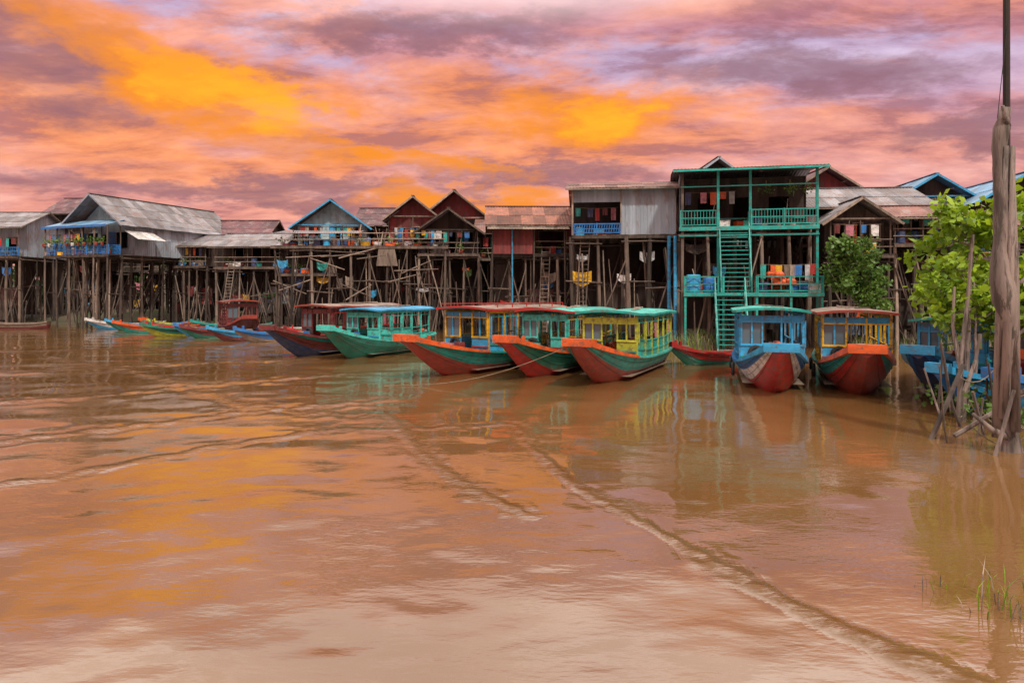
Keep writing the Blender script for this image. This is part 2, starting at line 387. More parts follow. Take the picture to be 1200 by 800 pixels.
# ------------------------------------------------------------------ foliage
def leaves(mb, c, rad, n, size, mat, flat=.8):
    c = V(c); base = R.random()
    for _ in range(n):
        d = V((R.gauss(0, .45), R.gauss(0, .45), R.gauss(0, .45) * flat))
        p = c + d * rad
        a = V((R.uniform(-1, 1), R.uniform(-1, 1), R.uniform(-1, .6))).normalized(); b = a.orthogonal().normalized()
        b = (Matrix.Rotation(R.uniform(0, 6.28), 3, a) @ b)
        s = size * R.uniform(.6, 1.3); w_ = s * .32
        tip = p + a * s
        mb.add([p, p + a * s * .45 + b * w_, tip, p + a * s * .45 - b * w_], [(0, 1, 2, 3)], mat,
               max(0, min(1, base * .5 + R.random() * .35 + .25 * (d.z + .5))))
def distant_trees():
    mb = MB()
    for i in range(200):
        x = R.uniform(-110, 110); y = R.uniform(92, 112); h = R.uniform(3.5, 8.0)
        mb.pole((x, y, 1), (x + R.uniform(-1, 1), y, h), .18, 'bark', 5)
        for k in range(5):
            leaves(mb, (x + R.uniform(-2.5, 2.5), y + R.uniform(-2, 2), R.uniform(2, h)), R.uniform(1.5, 2.6), 24, 1.0, 'dark_leaf')
    mb.build('distant_trees')
distant_trees()

# ------------------------------------------------------------------ clutter helpers
CL = ['paint_blue', 'paint_red', 'paint_teal', 'paint_white', 'paint_yellow', 'paint_maroon', 'paint_pink', 'paint_sky_blue', 'pale_wood', 'cloth', 'paint_orange', 'paint_navy']
def barrel(mb, p, r=.3, h=.85, mat='paint_blue'):
    mb.lathe(p, [(r * .93, 0), (r, .05 * h), (r, .33 * h), (r * 1.05, .36 * h), (r, .39 * h), (r, .62 * h), (r * 1.05, .65 * h), (r, .68 * h), (r, .95 * h), (r * .9, h)], mat)
def pot(mb, p, r=.18, plant=True):
    mb.lathe(p, [(r * .6, 0), (r, .12), (r * 1.1, .3), (r * .9, .34)], R.choice(['paint_brick', 'paint_white', 'paint_blue', 'mud']), 9)
    if plant: leaves(mb, V(p) + V((0, 0, .55)), .45, 30, .22, 'mid_leaf')
def laundry(mb, a, b, n=6):
    a, b = V(a), V(b); mb.tube([a, a.lerp(b, .5) - V((0, 0, .06)), b], .012, 'rope', 4)
    for i in range(n):
        f = (i + .5 + R.uniform(-.3, .3)) / n; p = a.lerp(b, f); d = (b - a).normalized(); w_ = R.uniform(.25, .5); h = R.uniform(.4, .95)
        nn = V((-d.y, d.x, 0)); vs = []; fs = []
        for r_ in range(4):
            for c_ in range(5):
                vs.append(p + d * (w_ * (c_ / 4 - .5)) * (1 - .1 * r_ / 3) - V((0, 0, h * r_ / 3 + .03)) + nn * (.035 * math.sin(c_ * 1.9 + i) * r_ / 3))
        for r_ in range(3):
            for c_ in range(4): fs.append((r_ * 5 + c_, r_ * 5 + c_ + 1, r_ * 5 + c_ + 6, r_ * 5 + c_ + 5))
        mb.add(vs, fs, R.choice(CL))
def clutter(mb, x0, x1, y0, y1, z, n=10):
    for _ in range(n):
        x, y = R.uniform(x0, x1), R.uniform(y0, y1); k = R.random()
        if k < .25: pot(mb, (x, y, z), R.uniform(.14, .24), R.random() < .7)
        elif k < .4: barrel(mb, (x, y, z), R.uniform(.2, .32), R.uniform(.5, .9), R.choice(['paint_blue', 'paint_sky_blue', 'paint_white', 'paint_navy']))
        elif k < .7:
            s = (R.uniform(.3, .8), R.uniform(.3, .6), R.uniform(.2, .6)); r = R.uniform(-.5, .5)
            m_ = R.choice(CL); mb.box((x, y, z + s[2] / 2), s, m_, r); mb.box((x, y, z + s[2] + .02), (s[0] + .05, s[1] + .05, .035), m_, r)
        elif k < .85:
            mb.lathe((x, y, z), [(.22, 0), (.33, .18), (.36, .2), (.3, .17), (.2, .05)], R.choice(CL), 10)
        else:
            mb.pole((x, y, z), (x + R.uniform(-.5, .5), y, z + R.uniform(1, 2.2)), .03, 'pale_wood')
def ladder(mb, a, b, w_, mat, step=.3, r=.045):
    a, b = V(a), V(b)
    mb.pole(a + V((-w_ / 2, 0, 0)), b + V((-w_ / 2, 0, 0)), r, mat, 6, 0); mb.pole(a + V((w_ / 2, 0, 0)), b + V((w_ / 2, 0, 0)), r, mat, 6, 0)
    n = int((b - a).length / step)
    for i in range(1, n):
        p = a.lerp(b, i / n); mb.beam(p + V((-w_ / 2, 0, 0)), p + V((w_ / 2, 0, 0)), .06, .045, mat)
def railing(mb, a, b, z, h, mat, bal=.18, style='v'):
    a, b = V(a), V(b); a.z = b.z = z; L = (b - a).length; d = (b - a).normalized()
    for hh in (h, h * .55, .12): mb.beam(a + V((0, 0, hh)), b + V((0, 0, hh)), .05, .06, mat)
    n = max(1, int(L / 1.3))
    for i in range(n + 1):
        p = a.lerp(b, i / n); mb.beam(p, p + V((0, 0, h + .06)), .08, .08, mat)
    if bal:
        n = int(L / bal)
        for i in range(n):
            p = a + d * ((i + .5) * L / n)
            if style == 'x': mb.beam(p + V((0, 0, .12)) - d * bal * .5, p + V((0, 0, h)) + d * bal * .5, .025, .025, mat)
            mb.beam(p + V((0, 0, .12)), p + V((0, 0, h)), .03, .03, mat)
def stilts(mb, x0, x1, y0, y1, ztop, nx, ny, r=.1, braces=.7, mat='weathered_wood', extra=6, zb=-1.2):
    px = [[None] * ny for _ in range(nx)]
    for i in range(nx):
        for j in range(ny):
            x = x0 + (x1 - x0) * i / max(1, nx - 1) + R.uniform(-.12, .12); y = y0 + (y1 - y0) * j / max(1, ny - 1) + R.uniform(-.12, .12)
            px[i][j] = (x, y)
            rr = r * R.uniform(.8, 1.4)
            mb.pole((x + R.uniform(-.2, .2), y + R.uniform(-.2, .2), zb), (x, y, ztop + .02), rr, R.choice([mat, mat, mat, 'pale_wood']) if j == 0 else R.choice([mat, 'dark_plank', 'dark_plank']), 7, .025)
    for j in range(ny):
        for i in range(nx - 1):
            (xa, ya), (xb, yb) = px[i][j], px[i + 1][j]
            if j > 2 and R.random() < .5: continue
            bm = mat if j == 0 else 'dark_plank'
            for zz_ in (ztop - .35, ztop * R.uniform(.45, .6)):
                if R.random() < .8: mb.pole((xa - .3, ya - .1, zz_ + R.uniform(-.15, .15)), (xb + .3, yb - .1, zz_ + R.uniform(-.15, .15)), .055, bm, 5)
            if R.random() < braces:
                za, zb_ = R.uniform(.2, 1.5), ztop - R.uniform(.3, 1.5)
                if R.random() < .5: za, zb_ = zb_, za
                mb.pole((xa, ya - .12, za), (xb, yb - .12, zb_), .055, R.choice([bm, bm, 'pale_wood']) if j == 0 else bm, 5)
            if R.random() < braces * .35:
                mb.pole((xa, ya - .16, ztop - .5), (xb, yb - .16, .4), .045, bm, 5)
    for i in range(nx):
        for j in range(ny - 1):
            (xa, ya), (xb, yb) = px[i][j], px[i][j + 1]
            mb.pole((xa, ya, ztop - .25), (xb, yb, ztop - .25), .06, mat, 5)
            if R.random() < braces * .6: mb.pole((xa, ya, R.uniform(.3, 2)), (xb, yb, ztop - R.uniform(.4, 2)), .05, mat, 5)
    for _ in range(extra):
        x = R.uniform(x0 - .3, x1 + .3); y = R.uniform(y0 - .4, y0 + 1)
        mb.pole((x, y, -1), (x + R.uniform(-1.4, 1.4), y + R.uniform(-.2, .2), R.uniform(2.0, ztop + .3)), R.uniform(.035, .07), R.choice(['pale_wood', mat, mat]), 5)
    # nets, sacks and tarpaulins slung between the stilts
    for _ in range(max(1, int((x1 - x0) / 1.7))):
        x = R.uniform(x0, x1 - 1); z_ = R.uniform(2.2, ztop - .8); ww = R.uniform(.4, 1.3); hh = R.uniform(.3, 1.1); yy = y0 + R.uniform(.1, .6); mm = R.choice(CL + ['dark_leaf', 'rope', 'dark_plank', 'weathered_wood'])
        vs = [(x + ww * i / 5, yy + .07 * math.sin(i * 2 + j), z_ - hh * j / 2 * (1 - .25 * abs(i / 2.5 - 1)) - .12 * math.sin(math.pi * i / 5)) for j in range(3) for i in range(6)]
        mb.add(vs, [(j * 6 + i, j * 6 + i + 1, j * 6 + i + 7, j * 6 + i + 6) for j in range(2) for i in range(5)], mm)
def floor(mb, x0, x1, y0, y1, z, mat='weathered_wood', bw=.28):
    n = max(2, int((x1 - x0) / bw))
    for i in range(n):
        xa = x0 + (x1 - x0) * i / n; xb = x0 + (x1 - x0) * (i + 1) / n - .015
        mb.box(((xa + xb) / 2, (y0 + y1) / 2 + R.uniform(-.08, .08), z - .03 + R.uniform(-.008, .008)), (xb - xa, y1 - y0, .05), mat)
    mb.beam((x0, y0, z - .16), (x1, y0, z - .16), .1, .18, mat); mb.beam((x0, y1, z - .16), (x1, y1, z - .16), .1, .18, mat)

def house(name, X, Y, rot, w_, d, zf, ze, zr, ridge='x', wall='dark_plank', roof='zinc_roof', porch=1.4, op=None, nx=5, ny=4,
          rail=None, sw=.22, ov=.5, fascia='pale_wood', clut=13, gable=None, under=.5, posts='weathered_wood', wash=.8, extra=8, frame=None, lad=None):
    e = empty(name, (X, Y, 0), rot); hw = w_ / 2
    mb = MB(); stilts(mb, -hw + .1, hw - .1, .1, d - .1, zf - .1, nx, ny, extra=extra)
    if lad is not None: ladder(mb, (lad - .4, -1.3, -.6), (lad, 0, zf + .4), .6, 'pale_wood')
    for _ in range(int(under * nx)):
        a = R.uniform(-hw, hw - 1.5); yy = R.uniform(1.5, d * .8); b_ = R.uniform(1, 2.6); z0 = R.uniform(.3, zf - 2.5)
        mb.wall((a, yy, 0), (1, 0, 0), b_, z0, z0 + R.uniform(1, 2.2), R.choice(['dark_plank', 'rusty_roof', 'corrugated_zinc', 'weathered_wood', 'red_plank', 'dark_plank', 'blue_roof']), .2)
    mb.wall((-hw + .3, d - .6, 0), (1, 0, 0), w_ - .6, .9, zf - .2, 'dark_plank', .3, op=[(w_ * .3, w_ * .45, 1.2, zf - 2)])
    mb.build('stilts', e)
    mb = MB(); floor(mb, -hw, hw, -.15, d, zf); mb.build('floor', e)
    if op is None:
        op = [(w_ * .15, w_ * .32, zf + .9, zf + 1.9), (w_ * .45, w_ * .6, zf + .02, zf + 2.0), (w_ * .72, w_ * .88, zf + .9, zf + 1.9)]
    mb = MB(); hx = hw - .1; gm = gable or wall
    def top(x):
        return ze + (zr - ze) * (1 - abs(x - hx) / hx)
    if ridge == 'y':
        mb.wall((-hx, porch, 0), (1, 0, 0), 2 * hx, zf, lambda x: ze - .05, wall, sw, op)
        mb.wall((-hx, porch - .03, 0), (1, 0, 0), 2 * hx, ze - .06, lambda x: top(x) - .06, gm, sw)
        mb.wall((-hx, d, 0), (1, 0, 0), 2 * hx, zf, lambda x: top(x) - .06, wall, sw)
        mb.wall((-hx, porch, 0), (0, 1, 0), d - porch, zf, ze - .02, wall, sw); mb.wall((hx, porch, 0), (0, 1, 0), d - porch, zf, ze - .02, wall, sw)
    else:
        def zs(y): return ze + (zr - ze) * (1 - abs(y - d / 2) / (d / 2)) - .06
        mb.wall((-hx, porch, 0), (1, 0, 0), 2 * hx, zf, min(zs(porch), ze + .6), wall, sw, op)
        mb.wall((-hx, d, 0), (1, 0, 0), 2 * hx, zf, ze, wall, sw)
        for sx in (-hx, hx): mb.wall((sx, porch, 0), (0, 1, 0), d - porch, zf, lambda s_: zs(porch + s_), gm, sw)
    for (a, b_, z0, z1) in op:
        fm = frame or fascia; xa, xb = a - hx, b_ - hx; yy = porch - .05
        mb.beam((xa, yy, z0), (xa, yy, z1), .07, .07, fm); mb.beam((xb, yy, z0), (xb, yy, z1), .07, .07, fm)
        mb.beam((xa - .06, yy, z1 + .03), (xb + .06, yy, z1 + .03), .08, .07, fm)
        if z0 > zf + .3:
            mb.beam((xa - .06, yy, z0 - .03), (xb + .06, yy, z0 - .03), .1, .07, fm)
            if R.random() < .6: mb.wall((xa, yy, 0), (-.5, -.85, 0), (b_ - a) * .5, z0, z1, R.choice([wall, fm, 'paint_blue', 'paint_teal']), .15)
        if R.random() < .4:
            mb.quad((xa, yy + .12, z0), ((xa + xb) / 2, yy + .16, z0), ((xa + xb) / 2, yy + .12, z1), (xa, yy + .12, z1), R.choice(CL))
    mb.build('walls', e)
    mb = MB()
    if ridge == 'x':
        run = d / 2 + ov; k = (zr - ze) / (d / 2); z0 = zr - k * run
        mb.sheets((-hw - ov, -ov, z0), (w_ + 2 * ov, 0, 0), (0, run, zr - z0), roof); mb.sheets((-hw - ov, d + ov, z0), (w_ + 2 * ov, 0, 0), (0, -run, zr - z0), roof)
        mb.beam((-hw - ov, d / 2, zr + .04), (hw + ov, d / 2, zr + .04), .28, .05, roof, .1)
        mb.beam((-hw - ov, -ov + .02, z0 - .07), (hw + ov, -ov + .02, z0 - .07), .05, .1, fascia)
        for sx in (-hw - ov + .03, hw + ov - .03):
            mb.beam((sx, -ov, z0 - .06), (sx, d / 2, zr - .06), .04, .12, fascia); mb.beam((sx, d + ov, z0 - .06), (sx, d / 2, zr - .06), .04, .12, fascia)
        pt = z0 + k * (ov + .1)
    else:
        run = hw + ov; k = (zr - ze) / hw; z0 = zr - k * run; fy = -.35
        for sx in (-1, 1):
            mb.sheets((sx * run, fy, z0), (0, d + ov - fy, 0), (-sx * run, 0, zr - z0), roof)
            mb.beam((sx * run, fy - .02, z0 - .05), (0, fy - .02, zr - .05), .05, .15, fascia)
        mb.beam((0, fy, zr + .05), (0, d + ov, zr + .05), .28, .05, roof, .1)
        mb.beam((-hw, -.0, ze), (hw, -.0, ze), .07, .1, fascia)
        pt = ze
    mb.build('roof', e)
    if porch > .3:
        mb = MB(); n = max(2, int(w_ / 2.2))
        for i in range(n + 1):
            x = -hw + .12 + (w_ - .24) * i / n; mb.pole((x, .05, zf - .2), (x, .05, pt - .02), .06, posts, 6, .01)
        if rail: railing(mb, (-hw + .1, -.02, 0), (hw - .1, -.02, 0), zf, .9, rail)
        else:
            for hh in (.45, .9): mb.pole((-hw, 0, zf + hh), (hw, 0, zf + hh), .035, 'pale_wood', 5)
        mb.build('porch_posts', e)
        mb = MB(); clutter(mb, -hw + .3, hw - .3, .25, porch - .2, zf, clut)
        if R.random() < wash: laundry(mb, (-hw + .3, .15, zf + 1.9), (hw - .5, .15, zf + 1.85), int(w_ * 1.3))
        mb.build('belongings', e)
    return e

# ------------------------------------------------------------------ the houses
house('stilt_house', -60.5, 72, .05, 6, 8, 7.2, 10.6, 12.4, 'x', 'corrugated_zinc', 'blue_roof', 1.2, sw=.13)
house('stilt_house', -54.0, 71, 0, 5.6, 8, 7.2, 10.4, 12.2, 'x', 'corrugated_zinc', 'zinc_roof', 1.2, sw=.13, rail='paint_blue', op=[(3.4, 4.4, 7.3, 9.2)])
house('stilt_house', -51.6, 80, 0, 6.0, 8, 8.2, 12.9, 15.0, 'x', 'dark_plank', 'maroon_roof', 1.0)
house('stilt_house', -68.5, 74, .1, 7, 8, 7.2, 10.2, 12.0, 'y', 'pale_blue_wall', 'zinc_roof', 1.2)
e = house('long_zinc_stilt_house', -40.6, 66, -.36, 7.6, 15, 7.0, 10.1, 12.9, 'y', 'corrugated_zinc', 'zinc_roof', 1.6, sw=.12, gable='pale_blue_wall', nx=6, ny=7, fascia='corrugated_zinc', rail='paint_blue', clut=16, extra=12,
          op=[(1.0, 2.6, 7.7, 9.3), (3.2, 4.3, 7.02, 9.1), (5, 6.6, 7.7, 9.3)])
mb = MB(); mb.sheets((-4.8, -1.6, 9.65), (8.6, 0, 0), (0, 2.2, .75), 'blue_roof'); mb.beam((-4.8, -1.62, 9.62), (3.8, -1.62, 9.62), .06, .22, 'paint_blue')
floor(mb, -4.6, 4.0, -1.5, -.2, 6.95)
for i in range(6): mb.pole((-4.5 + i * 1.66, -1.4, -1), (-4.5 + i * 1.66, -1.4, 9.7), .09, 'weathered_wood')
railing(mb, (-4.5, -1.45, 0), (4.0, -1.45, 0), 6.95, .85, 'paint_blue', .2)
clutter(mb, -4.4, 3.8, -1.3, -.4, 6.95, 26); laundry(mb, (-4.4, -1.2, 9.0), (0, -1.2, 9.0), 9)
for i in range(11): pot(mb, (-4.4 + i * .78, -1.62, 7.75), .14)
mb.sheets((3.9, .2, 9.3), (0, 3.2, 0), (1.9, 0, -.9), 'paint_white', amp=.015)
mb.sheets((3.83, 4.0, 7.0), (0, 8.6, 0), (0, 0, 3.2), 'corrugated_zinc')
mb.build('verandah', e)
house('small_stilt_house', -30.5, 76, 0, 6.0, 7, 7.0, 9.8, 11.8, 'x', 'dark_plank', 'maroon_roof', 1.2)
house('small_stilt_house', -33.5, 71, -.1, 3.6, 6, 6.2, 8.4, 9.6, 'x', 'weathered_wood', 'zinc_roof', 1.2)
house('small_stilt_house', -25.6, 66, -.08, 6.6, 7, 5.9, 8.0, 9.4, 'x', 'dark_plank', 'zinc_roof', 1.6, clut=18, nx=6, lad=-1.5, extra=10)
house('blue_gable_house', -17.8, 67, .10, 7.0, 9, 8.0, 10.0, 12.5, 'y', 'pale_blue_wall', 'zinc_roof', 1.2, gable='pale_blue_wall', fascia='paint_sky_blue', ny=4)
house('maroon_roof_house', -13.0, 69, 0, 5.6, 8, 8.0, 10.4, 12.4, 'x', 'dark_plank', 'maroon_roof', 1.0)
house('dark_gable_house', -9.0, 62, .05, 4.6, 8, 7.4, 10.3, 12.1, 'y', 'red_plank', 'maroon_roof', 1.0, gable='red_plank')
house('dark_gable_house', -5.5, 65, -.05, 6.6, 9, 8.0, 10.5, 13.1, 'y', 'dark_plank', 'maroon_roof', 1.0, gable='red_plank')
house('wooden_stilt_house', -5.4, 58, .04, 5.2, 6, 6.7, 8.7, 10.5, 'y', 'dark_plank', 'maroon_roof', 1.4, gable='dark_plank', fascia='weathered_wood', extra=10)
e = empty('fishing_deck', (-13.2, 57.5, 0), .03); mb = MB()
stilts(mb, -6.8, 7.6, 0, 6, 7.2, 10, 4, .1, .9, extra=24); floor(mb, -7, 7.8, -.2, 6.2, 7.3)
for i in range(20):
    x = R.uniform(-7, 7.6); mb.pole((x, R.uniform(0, 3), 6.8), (x + R.uniform(-.2, .2), R.uniform(0, 3), R.uniform(7.9, 9.4)), .05, R.choice(['pale_wood', 'weathered_wood']))
for z_ in (7.8, 8.3): mb.pole((-7, -.1, z_), (7.6, -.1, z_ + .1), .045, 'pale_wood')
for k in range(12):
    z_ = R.uniform(2.5, 6.5); x = R.uniform(-7, 4); mb.pole((x, -.2, z_), (x + R.uniform(2, 4), -.2, z_ + R.uniform(-1.5, 1.5)), .055, 'pale_wood')
floor(mb, -6.6, -1.6, .2, 3, 5.0); clutter(mb, -6.4, -1.8, .4, 1.2, 5.0, 12)
mb.wall((-6.5, 5.6, 0), (1, 0, 0), 14, .9, 6.9, 'dark_plank', .3)
mb.sheets((-6.8, -.3, 8.3), (7.0, 0, 0), (0, 3, .5), 'zinc_roof'); clutter(mb, -6.5, 7, .3, 2, 7.3, 30)
mb.quad((1.8, -.25, 5.6), (3.6, -.25, 5.6), (3.3, -.2, 7.2), (2.0, -.2, 7.2), 'pale_wood'); laundry(mb, (3.6, .3, 8.7), (7.2, .3, 8.7), 8)
mb.build('deck', e)
e = house('red_wall_stilt_house', 1.6, 50, .03, 6.2, 6, 6.2, 8.5, 10.0, 'x', 'red_plank', 'tile_roof', 1.9, op=[(3.5, 5.6, 6.3, 8.0)], nx=6, fascia='pale_wood', clut=14, lad=.9)
mb = MB(); mb.sheets((-3.4, -1.2, 7.85), (5.9, 0, 0), (0, 1.9, .62), 'pale_wood', amp=.02)
mb.wall((-3.0, -.35, 0), (1, 0, 0), 2.9, 6.15, 7.95, 'red_plank', .14)
mb.wall((-3.0, -.35, 0), (0, 1, 0), 2.2, 6.15, 8.2, 'red_plank', .14)
for x in (-3, -1.6, 0, 2.2): mb.pole((x, -.6, -1), (x, -.5, 7.9), .07, 'paint_sky_blue' if x in (-1.6,) else 'weathered_wood')
mb.build('front_room', e)
house('small_stilt_house', 1.5, 62, 0, 9, 7, 6.5, 9.0, 10.6, 'x', 'dark_plank', 'rusty_roof', 1.2)
e = empty('grey_zinc_stilt_house', (7.45, 45, 0), -.12); mb = MB()
stilts(mb, -3.5, 3.4, 0, 7, 7.0, 5, 4, .13, .5, extra=14); ladder(mb, (-3.0, -1.0, 0), (-2.6, .3, 7), .6, 'weathered_wood')
for x in (2.8, 3.2): mb.tube([(x, -.3, -1), (x, -.3, 7)], .11, 'paint_sky_blue', 8)
mb.wall((-1.5, 2.5, 0), (1, 0, 0), 4.5, .5, 4.0, 'dark_plank', .25); mb.wall((-3.4, 6.2, 0), (1, 0, 0), 6.8, .5, 6.9, 'dark_plank', .25); mb.build('stilts', e)
mb = MB(); floor(mb, -3.5, 3.4, -.1, 7, 7.15); mb.build('floor', e)
mb = MB(); mb.wall((-.2, 0, 0), (1, 0, 0), 3.45, 7.0, 10.15, 'corrugated_zinc', .12, amp=.03); mb.wall((-3.45, 2.6, 0), (1, 0, 0), 3.2, 7.15, 10.3, 'dark_plank', .25)
mb.wall((-3.45, -.02, 0), (1, 0, 0), 3.2, 9.3, 10.15, 'corrugated_zinc', .12, amp=.03)
for sx in (-3.45, 3.25): mb.wall((sx, 0 if sx > 0 else 2.6, 0), (0, 1, 0), 7 if sx > 0 else 4.4, 7.1, 10.1, 'corrugated_zinc', .12)
mb.wall((-3.45, 7, 0), (1, 0, 0), 6.7, 7.1, 10.1, 'corrugated_zinc', .12); mb.beam((-.25, -.04, 7.1), (-.25, -.04, 10.1), .1, .1, 'pale_wood')
mb.beam((-3.45, -.04, 7.1), (-3.45, -.04, 10.1), .1, .1, 'pale_wood'); mb.build('walls', e)
mb = MB(); mb.sheets((-3.9, -.7, 10.15), (7.7, 0, 0), (0, 4.2, 1.0), 'rusty_roof'); mb.sheets((-3.9, 7.5, 10.0), (7.7, 0, 0), (0, -4, 1.15), 'rusty_roof')
mb.beam((-3.9, -.72, 10.1), (3.8, -.72, 10.1), .05, .12, 'pale_wood'); mb.build('roof', e)
mb = MB(); railing(mb, (-3.4, -.05, 0), (-.3, -.05, 0), 7.15, .72, 'paint_blue', .16, 'x'); clutter(mb, -3.2, -.5, .3, 2.2, 7.15, 7); laundry(mb, (-3.3, 1.2, 9.1), (-.4, 1.2, 9.1), 5)
mb.build('balcony', e)

e = empty('teal_stilt_house', (14.5, 42, 0), -.20); T = 'paint_teal'; mb = MB()
stilts(mb, -3.9, 4.0, .2, 8, 7.3, 6, 5, .12, .35, extra=16)
for x in (-3.9, -1.75, .15, 4.0): mb.beam((x, 0, -1), (x, 0, 10.9), .15, .15, T if x > -3.8 else 'weathered_wood')
mb.wall((-3.6, 5.5, 0), (1, 0, 0), 7.5, .8, 6.4, 'dark_plank', .25, op=[(2, 3, 1, 4)])
mb.build('stilts', e)
mb = MB(); floor(mb, -4.1, 4.1, -.1, 8, 7.4); mb.beam((-4.1, -.15, 7.28), (4.1, -.15, 7.28), .06, .24, T); mb.beam((-4.1, -.15, 6.85), (4.1, -.15, 6.85), .06, .1, T)
mb.build('floor', e)
mb = MB(); mb.wall((-4.0, 3.2, 0), (1, 0, 0), 8, 7.4, 10.9, 'dark_plank', .25, op=[(1.2, 2.2, 8.2, 9.6), (3.4, 4.5, 7.42, 9.6), (5.8, 7, 8.2, 9.6)])
mb.wall((-4.0, 1.0, 0), (0, 1, 0), 7, 7.4, 10.9, 'corrugated_zinc', .14); mb.wall((4.0, 3, 0), (0, 1, 0), 5, 7.4, 10.9, 'corrugated_zinc', .14); mb.wall((-4, 8, 0), (1, 0, 0), 8, 7.4, 10.9, 'dark_plank', .25)
mb.beam((-4.0, 3.1, 8.2), (4, 3.1, 8.2), .05, .1, T); mb.build('walls', e)
mb = MB(); mb.sheets((-4.5, -.9, 10.85), (9.0, 0, 0), (0, 5, .55), 'zinc_roof'); mb.sheets((-4.5, 9, 10.6), (9.0, 0, 0), (0, -5, .8), 'zinc_roof')
mb.beam((-4.5, -.93, 10.78), (4.5, -.93, 10.78), .05, .12, T); mb.build('roof', e)
mb = MB()
railing(mb, (-4.0, -.1, 0), (-1.8, -.1, 0), 7.4, 1.0, T, .17); railing(mb, (.2, -.1, 0), (4.0, -.1, 0), 7.4, 1.0, T, .17)
mb.beam((-4, -.08, 9.9), (4, -.08, 9.9), .05, .07, T)
clutter(mb, -3.8, 3.8, .5, 2.8, 7.4, 14); laundry(mb, (-3.6, 1.5, 9.8), (-.5, 1.5, 9.8), 5)
for x in (1.2, 2.6, 3.5): mb.pole((x, .8, 10.3), (x, .8, 9.9), .03, 'rope'); leaves(mb, (x, .7, 9.75), .5, 40, .2, 'mid_leaf')
mb.build('balcony', e)
mb = MB()
floor(mb, -3.9, 4.0, -1.7, .9, 3.3); mb.beam((-3.9, -1.75, 3.2), (4.0, -1.75, 3.2), .07, .22, T)
for x in (-3.8, -1.6, .3, 2.2, 3.9): mb.beam((x, -1.65, -1), (x, -1.65, 4.3), .12, .12, T)
railing(mb, (.35, -1.72, 0), (3.95, -1.72, 0), 3.3, .95, T, 0.5); railing(mb, (-3.85, -1.72, 0), (-1.9, -1.72, 0), 3.3, .95, T, 0)
def stairs(a, b, w_, n):
    a, b = V(a), V(b)
    for sx in (-w_ / 2, w_ / 2):
        mb.beam(a + V((sx, 0, 0)), b + V((sx, 0, 0)), .08, .24, T)
        mb.beam(a + V((sx, 0, .9)), b + V((sx, 0, .9)), .06, .06, T)
        for i in range(5): p = a.lerp(b, i / 4) + V((sx, 0, 0)); mb.beam(p, p + V((0, 0, .95)), .06, .06, T)
    for i in range(n):
        p = a.lerp(b, (i + .5) / n); mb.beam(p + V((-w_ / 2, 0, 0)), p + V((w_ / 2, 0, 0)), .26, .05, T)
stairs((-.8, -1.2, 3.3), (-.8, .2, 7.4), 1.75, 15); stairs((-1.25, -3.6, -.1), (-1.25, -1.8, 3.3), 1.7, 12)
clutter(mb, -3.6, -2, -1.4, 0, 3.3, 5); barrel(mb, (-3.3, -1.2, 3.3), .42, 1.1, 'paint_sky_blue'); barrel(mb, (-2.4, -1.1, 3.3), .35, .9, 'paint_blue')
laundry(mb, (.6, -1.0, 5.0), (3.8, -1.0, 5.0), 8); clutter(mb, .7, 3.8, -1.4, .4, 3.3, 12)
for i in range(10): mb.lathe((1.2 + R.uniform(0, 1.2), -1.3 + R.uniform(0, .8), 3.85 + R.uniform(0, .5)), [(.18, -.2), (.28, -.1), (.3, .1), (.18, .25)], 'paint_orange', 8)
mb.beam((1, -1.3, 3.8), (2.6, -1.3, 3.8), .9, .06, 'weathered_wood')
mb.build('landing', e)
house('small_stilt_house', 16.0, 53, 0, 5.5, 8, 8.2, 11.8, 13.8, 'y', 'corrugated_zinc', 'zinc_roof', .8, gable='dark_plank', fascia='corrugated_zinc')
house('small_stilt_house', 24.0, 52, 0, 5.5, 8, 8.0, 11.2, 12.9, 'y', 'dark_plank', 'maroon_roof', .8, gable='red_plank')
house('wide_zinc_roof_house', 23.4, 45.5, -.08, 8.6, 7, 6.6, 9.2, 10.8, 'x', 'dark_plank', 'zinc_roof', 1.6, nx=7, clut=16, extra=14)
house('wooden_stilt_house', 21.6, 42.3, -.10, 3.8, 3.4, 5.7, 7.9, 9.2, 'y', 'dark_plank', 'zinc_roof', 1.0, gable='weathered_wood', nx=4, ny=3, extra=8)
house('wooden_stilt_house', 25.6, 42.5, -.08, 3.6, 3.2, 6.4, 8.2, 8.9, 'x', 'weathered_wood', 'rusty_roof', 1.4, nx=4, ny=3, extra=8)
house('blue_roof_house', 31.0, 50, -.1, 5.2, 8, 7.5, 10.4, 12.0, 'y', 'pale_blue_wall', 'blue_roof', .8, gable='dark_plank', fascia='paint_sky_blue')
house('blue_roof_house', 35.4, 47, -.1, 6, 8, 7.0, 9.8, 11.6, 'y', 'dark_plank', 'blue_roof', 1.0, gable='dark_plank', fascia='paint_sky_blue')
house('small_stilt_house', 43, 46, -.1, 7, 8, 7.0, 9.8, 11.4, 'x', 'red_plank', 'zinc_roof', 1.0)
house('small_stilt_house', 29.8, 42, .0, 4.6, 5, 5.5, 7.6, 8.6, 'x', 'corrugated_zinc', 'rusty_roof', 1.0, extra=10)
for i in range(14):
    x = -60 + i * 6.9; y = R.uniform(82, 90)
    if x > 0: y -= 18
    house('village_house', x, y, R.uniform(-.2, .2), R.uniform(5.5, 7), 7, 6.2, 8.6, R.uniform(9.6, 10.4), R.choice('xy'), R.choice(['dark_plank', 'red_plank', 'weathered_wood', 'corrugated_zinc']), R.choice(['zinc_roof', 'rusty_roof', 'maroon_roof']), .8, ny=3, nx=5, clut=3)

